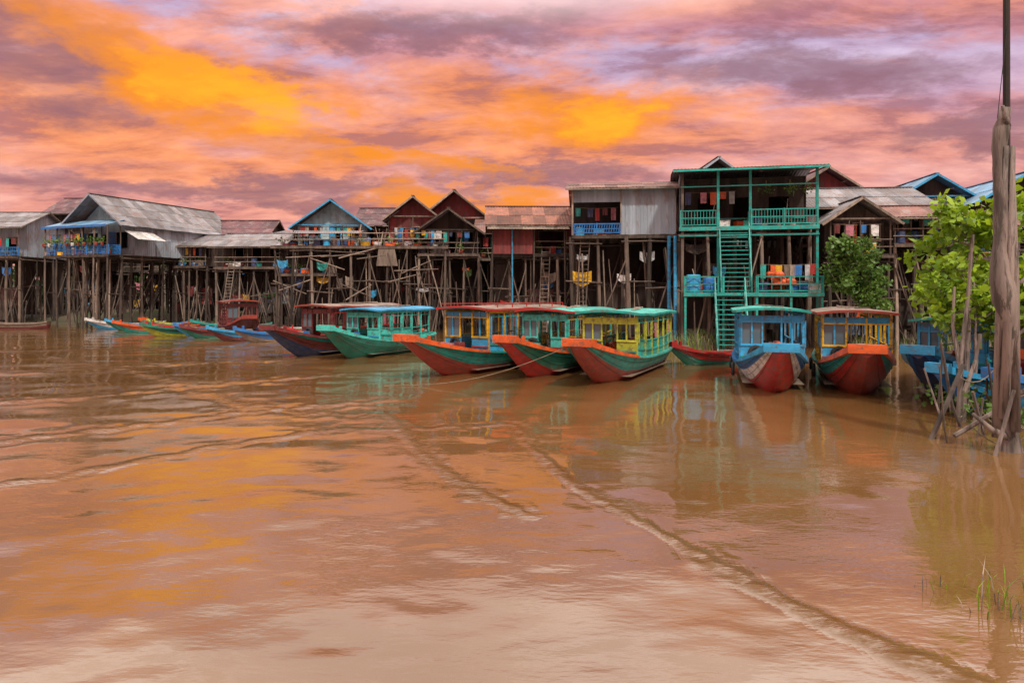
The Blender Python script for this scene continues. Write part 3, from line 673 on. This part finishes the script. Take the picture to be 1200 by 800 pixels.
# ------------------------------------------------------------------ boats
def boat(name, bow, stern_dir, L, B, bands, trim, cab=None, sheer_mid=.78, bow_h=.82, seed=0, rope_to=None, bowdeck='paint_deck', strake=None):
    r2 = random.Random(seed)
    d = V((bow[0] - stern_dir[0], bow[1] - stern_dir[1], 0)).normalized()
    o = V((bow[0], bow[1], 0)) - d * (.33 * L); rot = math.atan2(d.y, d.x)
    e = empty(name, o, rot)
    def half(t): return B / 2 * (1 - .22 * max(0, (.3 - t) / .3) ** 1.6 - .62 * max(0, (t - .5) / .5) ** 2.1)
    def sh(t): return sheer_mid + bow_h * max(0, (t - .45) / .55) ** 2.0 + .16 * max(0, (.3 - t) / .3) ** 2
    def ke(t): return -.38 + (sheer_mid + bow_h + .12) * max(0, (t - .70) / .30) ** 1.45 + .25 * max(0, (.2 - t) / .2) ** 1.5
    def pt(t, s, sd):
        ex = .5 + .35 * max(0, (t - .6) / .4)
        return V((-L / 2 + L * t, sd * half(t) * max(s, 0) ** ex, ke(t) + (sh(t) - ke(t)) * s))
    N, S = 30, 16; mb = MB(); strake = strake or bands[-1][1]
    for sd in (-1, 1):
        for j in range(S):
            s0, s1 = j / S, (j + 1) / S; mat = next(m_ for sm, m_ in bands if (s0 + s1) / 2 <= sm)
            va = .5 + r2.uniform(-.2, .2)
            vs = []; fs = []
            for i in range(N + 1): vs += [pt(i / N, s0, sd), pt(i / N, s1, sd)]
            for i in range(N): fs.append((2 * i, 2 * i + 2, 2 * i + 3, 2 * i + 1))
            mb.add(vs, fs, mat, va)
    for tt in (0, 1):
        for j in range(S):
            s0, s1 = j / S, (j + 1) / S; mat = next(m_ for sm, m_ in bands if (s0 + s1) / 2 <= sm)
            mb.quad(pt(tt, s0, -1), pt(tt, s0, 1), pt(tt, s1, 1), pt(tt, s1, -1), mat, .5)
    for sd in (-1, 1):
        for s_ in (.44, .62, .80):
            mb.tube([pt(i / 20, s_, sd) + V((0, sd * .006, 0)) for i in range(0, 21)], .016, next(m_ for sm, m_ in bands if s_ <= sm), 4, .0)
    mb.build('hull', e, smooth=True)
    mb = MB()
    for sd in (-1, 1):
        for i in range(N):
            a, b_ = pt(i / N, 1, sd), pt((i + 1) / N, 1, sd); f = max(0, (i / N - .66) / .34); k = .08 + .12 * f
            mb.beam(a + V((0, 0, -.02)), b_ + V((0, 0, -.02)), .12, k, trim if (i / N > .66 or not cab) else strake, .5)
            if cab: a, b_ = pt(i / N, .86, sd), pt((i + 1) / N, .86, sd); mb.beam(a, b_, .05, .05, strake, .2)
    a, b_ = pt(1, 1, -1), pt(1, 1, 1); mb.beam(a - V((0, .06, 0)), b_ + V((0, .06, 0)), .2, .26, trim, .6)
    mb.beam(pt(0, 1, -1), pt(0, 1, 1), .1, .14, trim)
    def deck(ta, tb, drop, mat, n=14):
        for i in range(n):
            q0, q1 = ta + (tb - ta) * i / n, ta + (tb - ta) * (i + 1) / n - .002
            w0, w1 = half(q0) * .96, half(q1) * .96
            mb.quad((-L / 2 + L * q0, -w0, sh(q0) - drop), (-L / 2 + L * q1, -w1, sh(q1) - drop), (-L / 2 + L * q1, w1, sh(q1) - drop), (-L / 2 + L * q0, w0, sh(q0) - drop), mat)
    if cab:
        deck(.70, .995, .06, bowdeck); deck(0, .12, .1, 'paint_deck', 5)
        mb.quad((-L * .42, -B * .42, .18), (L * .22, -B * .42, .18), (L * .22, B * .42, .18), (-L * .42, B * .42, .18), 'paint_deck')
    else:
        deck(.82, .995, .05, bowdeck, 6); deck(0, .08, .05, bowdeck, 3)
        zf_ = .02
        mb.quad((-L * .46, -B * .3, zf_), (L * .3, -B * .3, zf_), (L * .3, B * .3, zf_), (-L * .46, B * .3, zf_), 'paint_deck')
        for tt in (.2, .35, .5, .65, .78):
            mb.beam((-L / 2 + L * tt, -half(tt) * .95, sh(tt) - .12), (-L / 2 + L * tt, half(tt) * .95, sh(tt) - .12), .16, .04, 'pale_wood')
        for q in range(r2.randint(2, 4)):
            xx = -L * .3 + q * .8; mb.box((xx, r2.uniform(-.1, .1), .22), (.5, .45, .35), r2.choice(CL), r2.uniform(-.4, .4))
    for sd in (-1, 1): mb.beam((L * .42, sd * half(.92) * .5, sh(.92) - .1), (L * .42, sd * half(.92) * .5, sh(.92) + .28), .1, .1, trim)
    mb.torus((L * .36, .05, sh(.86) + .02), (0, 0, 1), .2, .04, 'rope'); mb.torus((L * .36, .05, sh(.86) + .09), (0, 0, 1), .17, .04, 'rope')
    mb.build('gunwale_and_deck', e)
    if cab:
        c = dict(t0=.10, t1=.66, top=2.45, wall='paint_teal', post='paint_yellow', roof='paint_mint', edge='paint_red', rail='paint_yellow', house=.2, hw='paint_sky_blue', bal=.22, seat='paint_blue', rack=False); c.update(cab)
        c.setdefault('brow', c['post'])
        mb = MB(); t0, t1 = c['t0'], c['t1']; x0, x1 = -L / 2 + L * t0, -L / 2 + L * t1; Lc = x1 - x0
        def w(t): return half(t) * .93
        tp = c['top']; n = max(4, int(Lc / .95)); th = t1 - c['house']
        for sd in (-1, 1):
            for i in range(n + 1):
                tt = t0 + (t1 - t0) * i / n; X_ = -L / 2 + L * tt; y_ = sd * w(tt)
                mb.beam((X_, y_, sh(tt) - .15), (X_, y_, tp), .07, .07, c['post'])
                if i < n:
                    t2 = t0 + (t1 - t0) * (i + 1) / n; X2 = -L / 2 + L * t2; y2 = sd * w(t2)
                    za, zb = sh(tt), sh(t2); hp = .26
                    mb.quad((X_, y_ * .99, za - .1), (X2, y2 * .99, zb - .1), (X2, y2 * .99, zb + hp), (X_, y_ * .99, za + hp), c['wall'])
                    for zz_, hh in ((hp, .07), (hp + .36, .05)): mb.beam((X_, y_, za + zz_), (X2, y2, zb + zz_), .06, hh, c['rail'])
                    mb.beam((X_, y_, tp - .08), (X2, y2, tp - .08), .06, .09, c['brow']); mb.beam((X_, y_, tp - .27), (X2, y2, tp - .27), .04, .04, c['rail'])
                    if c['bal']:
                        m_ = int((X2 - X_) / c['bal'])
                        for q in range(1, m_ + 1):
                            f = q / (m_ + 1); xx = X_ + (X2 - X_) * f; yy = y_ + (y2 - y_) * f; zq = za + (zb - za) * f
                            mb.beam((xx, yy, zq + hp), (xx, yy, zq + hp + .36), .025, .025, c['rail'])
                            if q % 2 == 0: mb.beam((xx, yy, tp - .27), (xx, yy, tp - .1), .025, .025, c['rail'])
                    if r2.random() < .3 and tt < th:
                        cm = r2.choice(['paint_white', 'paint_blue', 'paint_pink', 'cloth'])
                        for q in range(4):
                            xa_ = X_ + .05 + q * .07; mb.quad((xa_, y_ * .97, tp - .12), (xa_ + .08, y_ * .96, tp - .12), (xa_ + .05, y_ * .96, za + hp + .4), (xa_, y_ * .97, za + hp + .4), cm)
                    if tt >= th - .01:
                        mb.quad((X_, y_ * .98, za + hp), (X2, y2 * .98, zb + hp), (X2, y2 * .98, zb + hp + .30), (X_, y_ * .98, za + hp + .30), c['hw'])
                        for xa_ in (X_ + .1, X2 - .1): mb.beam((xa_, y_ * 1.0, za + hp + .3), (xa_, y_ * 1.0, tp - .25), .05, .05, c['hw'])
        wf = w(t1); zf_ = sh(t1); X_ = x1 + .02; zw = zf_ + .55
        for (ya, yb) in ((-wf, -.28), (.28, wf)):
            mb.box((X_, (ya + yb) / 2, (zf_ + zw) / 2 - .05), (.05, yb - ya, zw - zf_ + .1), c['hw'])
            ym = (ya + yb) / 2
            for yy in (ya + .03, yb - .03, ym): mb.beam((X_ + .03, yy, zw - .05), (X_ + .03, yy, tp - .1), .055, .055, c['post'] if yy != ym else c['hw'])
            mb.beam((X_ + .035, ya, zw), (X_ + .035, yb, zw), .06, .07, c['post'])
        mb.quad((X_, -wf + .05, zw), (X_, -.3, zw), (X_, -.3, tp - .3), (X_, -wf + .05, tp - .3), 'window_glass')
        mb.box((X_, 0, tp - .18), (.06, 2 * wf, .2), c['hw']); mb.beam((X_ + .045, -wf, tp - .30), (X_ + .045, wf, tp - .30), .04, .05, c['post'])
        mb.beam((X_ + .045, -wf, zf_ + .15), (X_ + .045, -.28, zf_ + .15), .03, .06, c['edge']); mb.beam((X_ + .045, .28, zf_ + .15), (X_ + .045, wf, zf_ + .15), .03, .06, c['edge'])
        mb.build('cabin', e)
        mb = MB()
        NX, NY = 12, 10; xa, xb = x0 - .35, x1 + .45; wr = B / 2 * 1.03; cr = .11
        def rp(i, j, dz):
            f = i / NX; v_ = j / NY * 2 - 1; tt = max(0, (xa + (xb - xa) * f + L / 2) / L)
            sag = .02 * math.sin(f * 9 + seed) + .012 * math.sin(f * 23 + v_ * 2)
            return V((xa + (xb - xa) * f, v_ * (min(wr, half(min(tt, 1)) + .14)), tp + cr * (1 - v_ * v_) + dz + sag + .10 * max(0, f - .7)))
        for dz, m_ in ((.06, c['roof']), (0, c['wall'])):
            for i in range(NX):
                va = r2.random()
                for j in range(NY): mb.quad(rp(i, j, dz), rp(i + 1, j, dz), rp(i + 1, j + 1, dz), rp(i, j + 1, dz), m_, va)
        for i in range(NX):
            for j in (0, NY): mb.beam(rp(i, j, .02), rp(i + 1, j, .02), .05, .085, c['edge'], .5)
        for j in range(NY):
            for i in (0, NX): mb.beam(rp(i, j, .02), rp(i, j + 1, .02), .05, .085, c['edge'], .5)
        if c['rack']:
            for sd in (1, NY - 1):
                for i in range(0, NX, 2): mb.beam(rp(i, sd, .06), rp(i, sd, .2), .04, .04, c['edge'])
                mb.beam(rp(0, sd, .2), rp(NX, sd, .2), .04, .04, c['edge'])
        for q in range(3): mb.pole(rp(q * 2 + 1, 4 + q, .1), rp(q * 2 + 5, 5 + q, .12), .03, 'pale_wood', 5, 0)
        mb.build('roof', e)
        mb = MB()
        k = int(Lc * .8 / .85)
        for i in range(k):
            xs_ = x0 + .4 + i * .85
            for sd in (-1, 1):
                y_ = sd * B * .26; col = r2.choice([c['seat'], c['seat'], 'paint_red', 'paint_white'])
                mb.box((xs_, y_, .60), (.42, .62, .07), col); mb.box((xs_ - .22, y_, .92), (.06, .62, .55), col)
                if r2.random() < .35: mb.lathe((xs_ - .24, y_, 1.05), [(.14, -.25), (.24, -.15), (.22, .1), (.1, .2)], 'paint_orange', 8)
                for q in (-.25, .25): mb.beam((xs_, y_ + q, .18), (xs_, y_ + q, .58), .05, .05, 'pale_wood')
        if r2.random() < .8: mb.torus((x1 + .1, -wf * .5, zf_ + .28), (1, 0, 0), .2, .07, 'rubber')
        for q in range(2): mb.torus((-L * .25 + q * L * .27, (-B / 2 - .07), .45), (0, 1, 0), .19, .07, 'rubber')
        mb.box((-L / 2 + .35, 0, 1.05), (.6, .4, .4), 'engine_metal'); mb.lathe((-L / 2 + .3, 0, 1.25), [(.12, 0), (.12, .15), (.05, .2)], 'paint_red', 8)
        mb.pole((-L / 2 + .1, 0, 1.0), (-L / 2 - 2.4, 0, -.1), .035, 'engine_metal', 6, 0)
        for q in range(3): mb.box((L * .24 + q * .35, r2.uniform(-.4, .4), sh(.78) + .1), (.3, .3, .2), r2.choice(CL), r2.uniform(-1, 1))
        mb.build('benches_and_engine', e)
    if rope_to:
        mb = MB(); M_ = Matrix.Translation(o) @ Matrix.Rotation(rot, 4, 'Z'); a = V((L * .49, 0, sh(1))); b_ = M_.inverted() @ V(rope_to)
        mb.tube([a.lerp(b_, i / 12) - V((0, 0, .9 * math.sin(math.pi * i / 12) * .5)) for i in range(13)], .012, 'rope', 4); mb.build('mooring_rope', e)
    return e
boat('wooden_tour_boat', (-11.2, 35), (-7.0, 44), 10.5, 2.3, [(.48, P('navy')), (.84, P('maroon')), (1, P('teal'))], P('maroon'), dict(wall=P('maroon'), post=P('maroon'), roof=P('deck'), edge=P('brick'), rail=P('red'), hw=P('maroon'), seat=P('red'), top=2.5), seed=1)
boat('wooden_tour_boat', (-8.3, 34), (-4.6, 42), 8.6, 2.3, [(.48, P('green')), (.75, P('green')), (1, P('mint'))], P('mint'), dict(wall=P('mint'), post=P('mint'), roof=P('sky_blue'), edge=P('sky_blue'), rail=P('teal'), hw=P('mint'), house=.4, seat=P('teal'), top=2.35, bal=0), seed=2)
boat('wooden_tour_boat', (-2.9, 26.8), (3.0, 36.3), 11.4, 2.5, [(.54, P('brick')), (.92, P('teal')), (1, P('orange'))], P('orange'), dict(wall=P('sky_blue'), post=P('yellow'), roof=P('deck'), edge=P('red'), rail=P('teal'), hw=P('sky_blue'), rack=True, seat=P('yellow'), top=2.55), seed=3, strake=P('teal'))
boat('wooden_tour_boat', (.55, 26.2), (5.3, 36), 10.6, 2.2, [(.46, P('red')), (.92, P('green')), (1, P('orange'))], P('orange'), dict(wall=P('teal'), post=P('mint'), roof=P('mint'), edge=P('red'), rail=P('yellow'), hw=P('mint'), seat=P('blue'), top=2.45), seed=4, strake=P('teal'))
boat('wooden_tour_boat', (2.95, 24.4), (7.6, 34.2), 10.8, 2.4, [(.58, P('brick')), (.92, P('teal')), (1, P('orange'))], P('orange'), dict(wall=P('teal'), post=P('lime'), brow=P('teal'), roof=P('mint'), edge=P('teal'), rail=P('teal'), hw=P('lime'), seat=P('red'), top=2.4, bal=.16), seed=5, rope_to=(-4.5, 24, 0), strake=P('mint'))
boat('wooden_tour_boat', (8.55, 22.1), (11.3, 31.5), 9.8, 2.35, [(.48, P('red')), (.74, P('white')), (1, P('blue'))], P('sky_blue'), dict(wall=P('sky_blue'), post=P('sky_blue'), roof=P('mint'), edge=P('teal'), rail=P('sky_blue'), hw=P('sky_blue'), seat=P('red'), top=2.55, bal=0), seed=6)
boat('wooden_tour_boat', (11.05, 21.6), (14.8, 31), 9.8, 2.4, [(.44, P('brick')), (.70, P('red')), (1, P('teal'))], P('orange'), dict(wall=P('yellow'), post=P('yellow'), roof=P('deck'), edge=P('brick'), rail=P('yellow'), hw=P('sky_blue'), seat=P('yellow'), top=2.5, bal=0), seed=7, strake=P('teal'))
boat('wooden_tour_boat', (12.9, 20.8), (19.2, 26.5), 9.0, 2.1, [(.4, P('navy')), (.7, P('blue')), (1, P('sky_blue'))], P('sky_blue'), dict(wall=P('sky_blue'), post=P('sky_blue'), roof=P('mint'), edge=P('teal'), rail=P('teal'), hw=P('sky_blue'), top=2.3, bal=0), seed=8)
boat('wooden_tour_boat', (14.9, 19.4), (21, 24.5), 9.0, 2.1, [(.4, P('red')), (.8, P('blue')), (1, P('sky_blue'))], P('orange'), dict(wall=P('sky_blue'), post=P('teal'), roof=P('sky_blue'), edge=P('red'), rail=P('yellow'), hw=P('sky_blue'), top=2.4, bal=0), seed=9)
boat('wooden_houseboat', (-19.5, 50), (-23, 56), 9, 2.4, [(.5, P('maroon')), (1, P('maroon'))], P('brick'), dict(wall=P('maroon'), post=P('maroon'), roof=P('maroon'), edge=P('brick'), rail=P('maroon'), hw=P('maroon'), house=.4, top=2.6, bal=0), seed=10)
cn = [((-27, 52), (-23, 57), P('lime'), P('green')), ((-24.5, 52), (-18, 55), P('sky_blue'), P('blue')), ((-30, 58), (-24, 62), P('yellow'), P('green')), ((-33.5, 63), (-28, 60), P('red'), P('orange')),
      ((-31, 60.5), (-24, 63), P('teal'), P('lime')), ((-20, 47.5), (-15, 50), P('maroon'), P('sky_blue')), ((8.0, 31.2), (13.0, 33), P('green'), P('red')), ((-21, 55), (-14, 56), P('blue'), P('white')), ((-14.5, 47), (-9, 49), P('teal'), P('red')),
      ((-35, 61), (-29, 64), P('green'), P('sky_blue')), ((-32, 57), (-27, 59), P('teal'), P('orange')), ((-28.5, 55.5), (-23, 57.5), P('blue'), P('red')), ((-26.5, 59), (-21, 61), P('white'), P('teal')), ((-49, 63.5), (-43, 64.5), P('maroon'), P('deck')), ((-22.8, 49.5), (-18, 51.5), P('green'), P('maroon')),
      ((12.3, 18.7), (17.0, 21.3), P('blue'), P('sky_blue')), ((13.0, 17.2), (18.5, 18.9), P('sky_blue'), P('blue')), ((-38, 63), (-33, 64.5), P('sky_blue'), P('white')), ((-17.5, 46), (-13, 48.5), P('deck'), P('blue'))]
for i, (a, b_, c1, c2) in enumerate(cn):
    boat('wooden_canoe', a, b_, 6.5 if i != 6 else 5.2, 1.25, [(.6, c1), (1, c2)], c2, None, .5 if i < 15 or i > 16 else .8, .45, seed=20 + i)

# ------------------------------------------------------------------ right-hand trees, dead trunk, stakes, grass
def tree(name, base, H, spread, mat, nl, size, lean=(0, 0), r0=.11, cl=26, low=.35):
    e = empty(name, base); mb = MB(); lb = MB(); tips = []
    p = V((0, 0, -1)); pts = [p.copy()]
    for i in range(8):
        p = p + V((lean[0] / 8 + R.uniform(-.09, .09), lean[1] / 8 + R.uniform(-.09, .09), (H * .8 + 1) / 8)); pts.append(p.copy())
    mb.tube(pts, [r0 * (1 - .08 * i) for i in range(9)], 'bark', 9, jit=.12)
    for i in range(cl):
        f = R.uniform(low, 1); k = min(7, int(f * 8)); q = pts[k].lerp(pts[k + 1], f * 8 - k) if k < 8 else pts[8]
        a = R.uniform(0, 6.28); rr = spread * R.uniform(.35, 1) * (1.15 - .6 * abs(f - .72)); tip = q + V((math.cos(a) * rr, math.sin(a) * rr, R.uniform(.05, .28) * H * .6))
        mid = q.lerp(tip, .5) + V((0, 0, -.08 + R.uniform(-.15, .15)))
        mb.tube([q, mid, tip], [r0 * .38, r0 * .22, r0 * .08], 'bark', 5); tips.append(tip)
        for _ in range(3):
            s_ = mid.lerp(tip, R.random()); t2 = s_ + V((R.uniform(-.5, .5), R.uniform(-.5, .5), R.uniform(-.3, .5))); mb.tube([s_, t2], [r0 * .14, r0 * .05], 'bark', 4); tips.append(t2)
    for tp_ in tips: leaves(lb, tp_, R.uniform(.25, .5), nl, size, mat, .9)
    mb.build('trunk', e, True); lb.build('leaves', e)
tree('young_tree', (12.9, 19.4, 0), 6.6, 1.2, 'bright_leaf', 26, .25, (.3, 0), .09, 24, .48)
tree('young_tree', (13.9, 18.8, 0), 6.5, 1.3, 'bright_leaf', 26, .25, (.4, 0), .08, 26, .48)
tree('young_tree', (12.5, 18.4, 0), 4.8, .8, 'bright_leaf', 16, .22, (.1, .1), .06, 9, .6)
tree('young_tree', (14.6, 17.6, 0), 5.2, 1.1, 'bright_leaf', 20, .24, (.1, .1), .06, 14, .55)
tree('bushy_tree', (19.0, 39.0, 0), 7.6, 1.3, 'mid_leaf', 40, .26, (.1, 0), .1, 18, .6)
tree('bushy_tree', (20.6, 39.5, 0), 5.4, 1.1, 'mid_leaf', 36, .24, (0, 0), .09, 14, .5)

e = empty('dead_tree_trunk', (10.08, 13.9, 0)); mb = MB()
pts = []; rad = []
for i in range(40):
    f = i / 39; z_ = -1 + 8.0 * f
    pts.append(V((.02 + .10 * math.sin(f * 7) + .05 * math.sin(f * 19) - .10 * f, .06 * math.sin(f * 9), z_)))
    rad.append((.20 + .035 * math.sin(f * 13 + 1) + .03 * math.sin(f * 27)) * (1.2 if f < .12 else 1) * (1 - .35 * f) * (1 if i < 38 else .6))
mb.tube(pts, rad, 'bark', 16, .5, .10)
for (z0, dx, dz, r) in ((1.1, .9, .6, .05), (3.3, .5, .5, .04), (6.6, -.2, .4, .06), (.3, -.8, .5, .06), (2.2, .6, .9, .035)):
    q = V((0, 0, z0)); mb.tube([q, q + V((dx * .5, -.1, dz * .35)), q + V((dx, -.15, dz))], [r * 1.3, r, r * .5], 'bark', 7, .4, .1)
for k in range(5):
    a = k * 1.25; mb.tube([V((.17 * math.cos(a), .17 * math.sin(a), .2 + R.random())), V((.13 * math.cos(a + .6), .17 * math.sin(a + .6), 3 + R.random())), V((.10 * math.cos(a + 1.4), .12 * math.sin(a + 1.4), 6.2))], [.09, .07, .045], 'bark', 7, .7, .12)
mb.build('trunk', e, True)
e = empty('utility_pole', (10.25, 14.15, 0)); mb = MB(); mb.tube([(.0, 0, -1), (.0, 0, 4), (.0, 0, 11.6)], [.085, .07, .06], 'dark_plank', 8, .2)
mb.beam((-.6, 0, 11.0), (.6, 0, 11.0), .08, .1, 'dark_plank')
mb.tube([V((0, -.05, 8.9)), V((-.2, -.1, 7.4)), V((-.36, -.1, 5.8)), V((-.3, -.1, 4.4))], .009, 'rubber', 4, 0)
mb.build('pole_and_wires', e)
mb = MB()
for i in range(44):
    x = R.uniform(9.6, 14.0); y = R.uniform(14.4, 19.5)
    if x / y < .62: continue
    mb.pole((x, y, -1), (x + R.uniform(-.9, .9), y + R.uniform(-.6, .6), R.uniform(.4, 2.2)), R.uniform(.018, .045), R.choice(['bark', 'weathered_wood', 'dark_plank']), 5, .12)
for (x, y, h, dx) in ((11.5, 17.6, 4.4, .35), (11.8, 17.9, 3.4, -.2), (11.3, 17.2, 2.2, .5), (12.1, 18.2, 4.8, .2)):
    mb.tube([(x, y, -1), (x + dx * .2, y, h * .35), (x + dx * .9, y + .1, h * .7), (x + dx, y, h)], [.075, .06, .045, .03], 'bark', 7, None, .1)
mb.pole((9.0, 14.9, -.3), (10.9, 16.5, 1.5), .06, 'dark_plank', 6, .05); mb.pole((9.5, 13.6, -.4), (10.0, 13.6, 1.3), .045, 'bark', 6)
mb.pole((9.4, 14.5, .2), (11.5, 14.8, 1.3), .05, 'bark', 6)
for i in range(12):
    p = V((R.uniform(9.7, 12), R.uniform(14, 17), R.uniform(.2, 1.4))); q = p + V((R.uniform(.6, 1.6), R.uniform(-.4, .4), R.uniform(-.6, .4)))
    mb.tube([p.lerp(q, k / 6) - V((0, 0, .3 * math.sin(math.pi * k / 6))) for k in range(7)], .013, 'rope', 4)
for _ in range(26): leaves(mb, (R.uniform(11.3, 13.8), R.uniform(16.2, 18.6), R.uniform(.1, .6)), .5, 20, .18, 'mid_leaf')
mb.build('driftwood_stakes')
def grass(name, spots):
    mb = MB()
    for (x, y, n, h, sp_) in spots:
        for _ in range(n):
            a = R.uniform(0, 6.28); b0 = V((x + R.gauss(0, sp_), y + R.gauss(0, sp_), -.05)); hh = h * R.uniform(.3, 1.2); ln = R.uniform(.1, .9) * hh
            d = V((math.cos(a), math.sin(a), 0)); s = V((-d.y, d.x, 0)) * .005 * (1 + h)
            p1 = b0 + d * ln * .3 + V((0, 0, hh * .6)); p2 = b0 + d * ln + V((0, 0, hh * .9))
            mb.add([b0 - s, b0 + s, p1 + s * .8, p1 - s * .8, p2], [(0, 1, 2, 3), (3, 2, 4)], 'bright_leaf' if R.random() < .5 else 'pale_wood', R.random() * .7)
    mb.build(name)
grass('water_grass', [(4.95, 7.0, 26, .40, .14), (5.1, 6.7, 18, .48, .09), (4.6, 7.5, 10, .3, .12), (5.5, 7.6, 10, .3, .12)])
grass('reed_bed', [(R.uniform(7.5, 11.5), R.uniform(38, 41), 60, 1.3, .4) for _ in range(12)] + [(R.uniform(19, 28), R.uniform(36, 41), 60, 1.2, .5) for _ in range(14)])
mb = MB()
for i in range(26):
    x = R.choice([R.uniform(-22, 4), R.uniform(5, 27)]); y = shore(x) - R.uniform(9, 13)
    mb.pole((x, y, -1), (x + R.uniform(-.2, .2), y, R.uniform(1.2, 3.4)), R.uniform(.03, .06), R.choice(['pale_wood', 'weathered_wood']), 5)
mb.build('mooring_stakes')
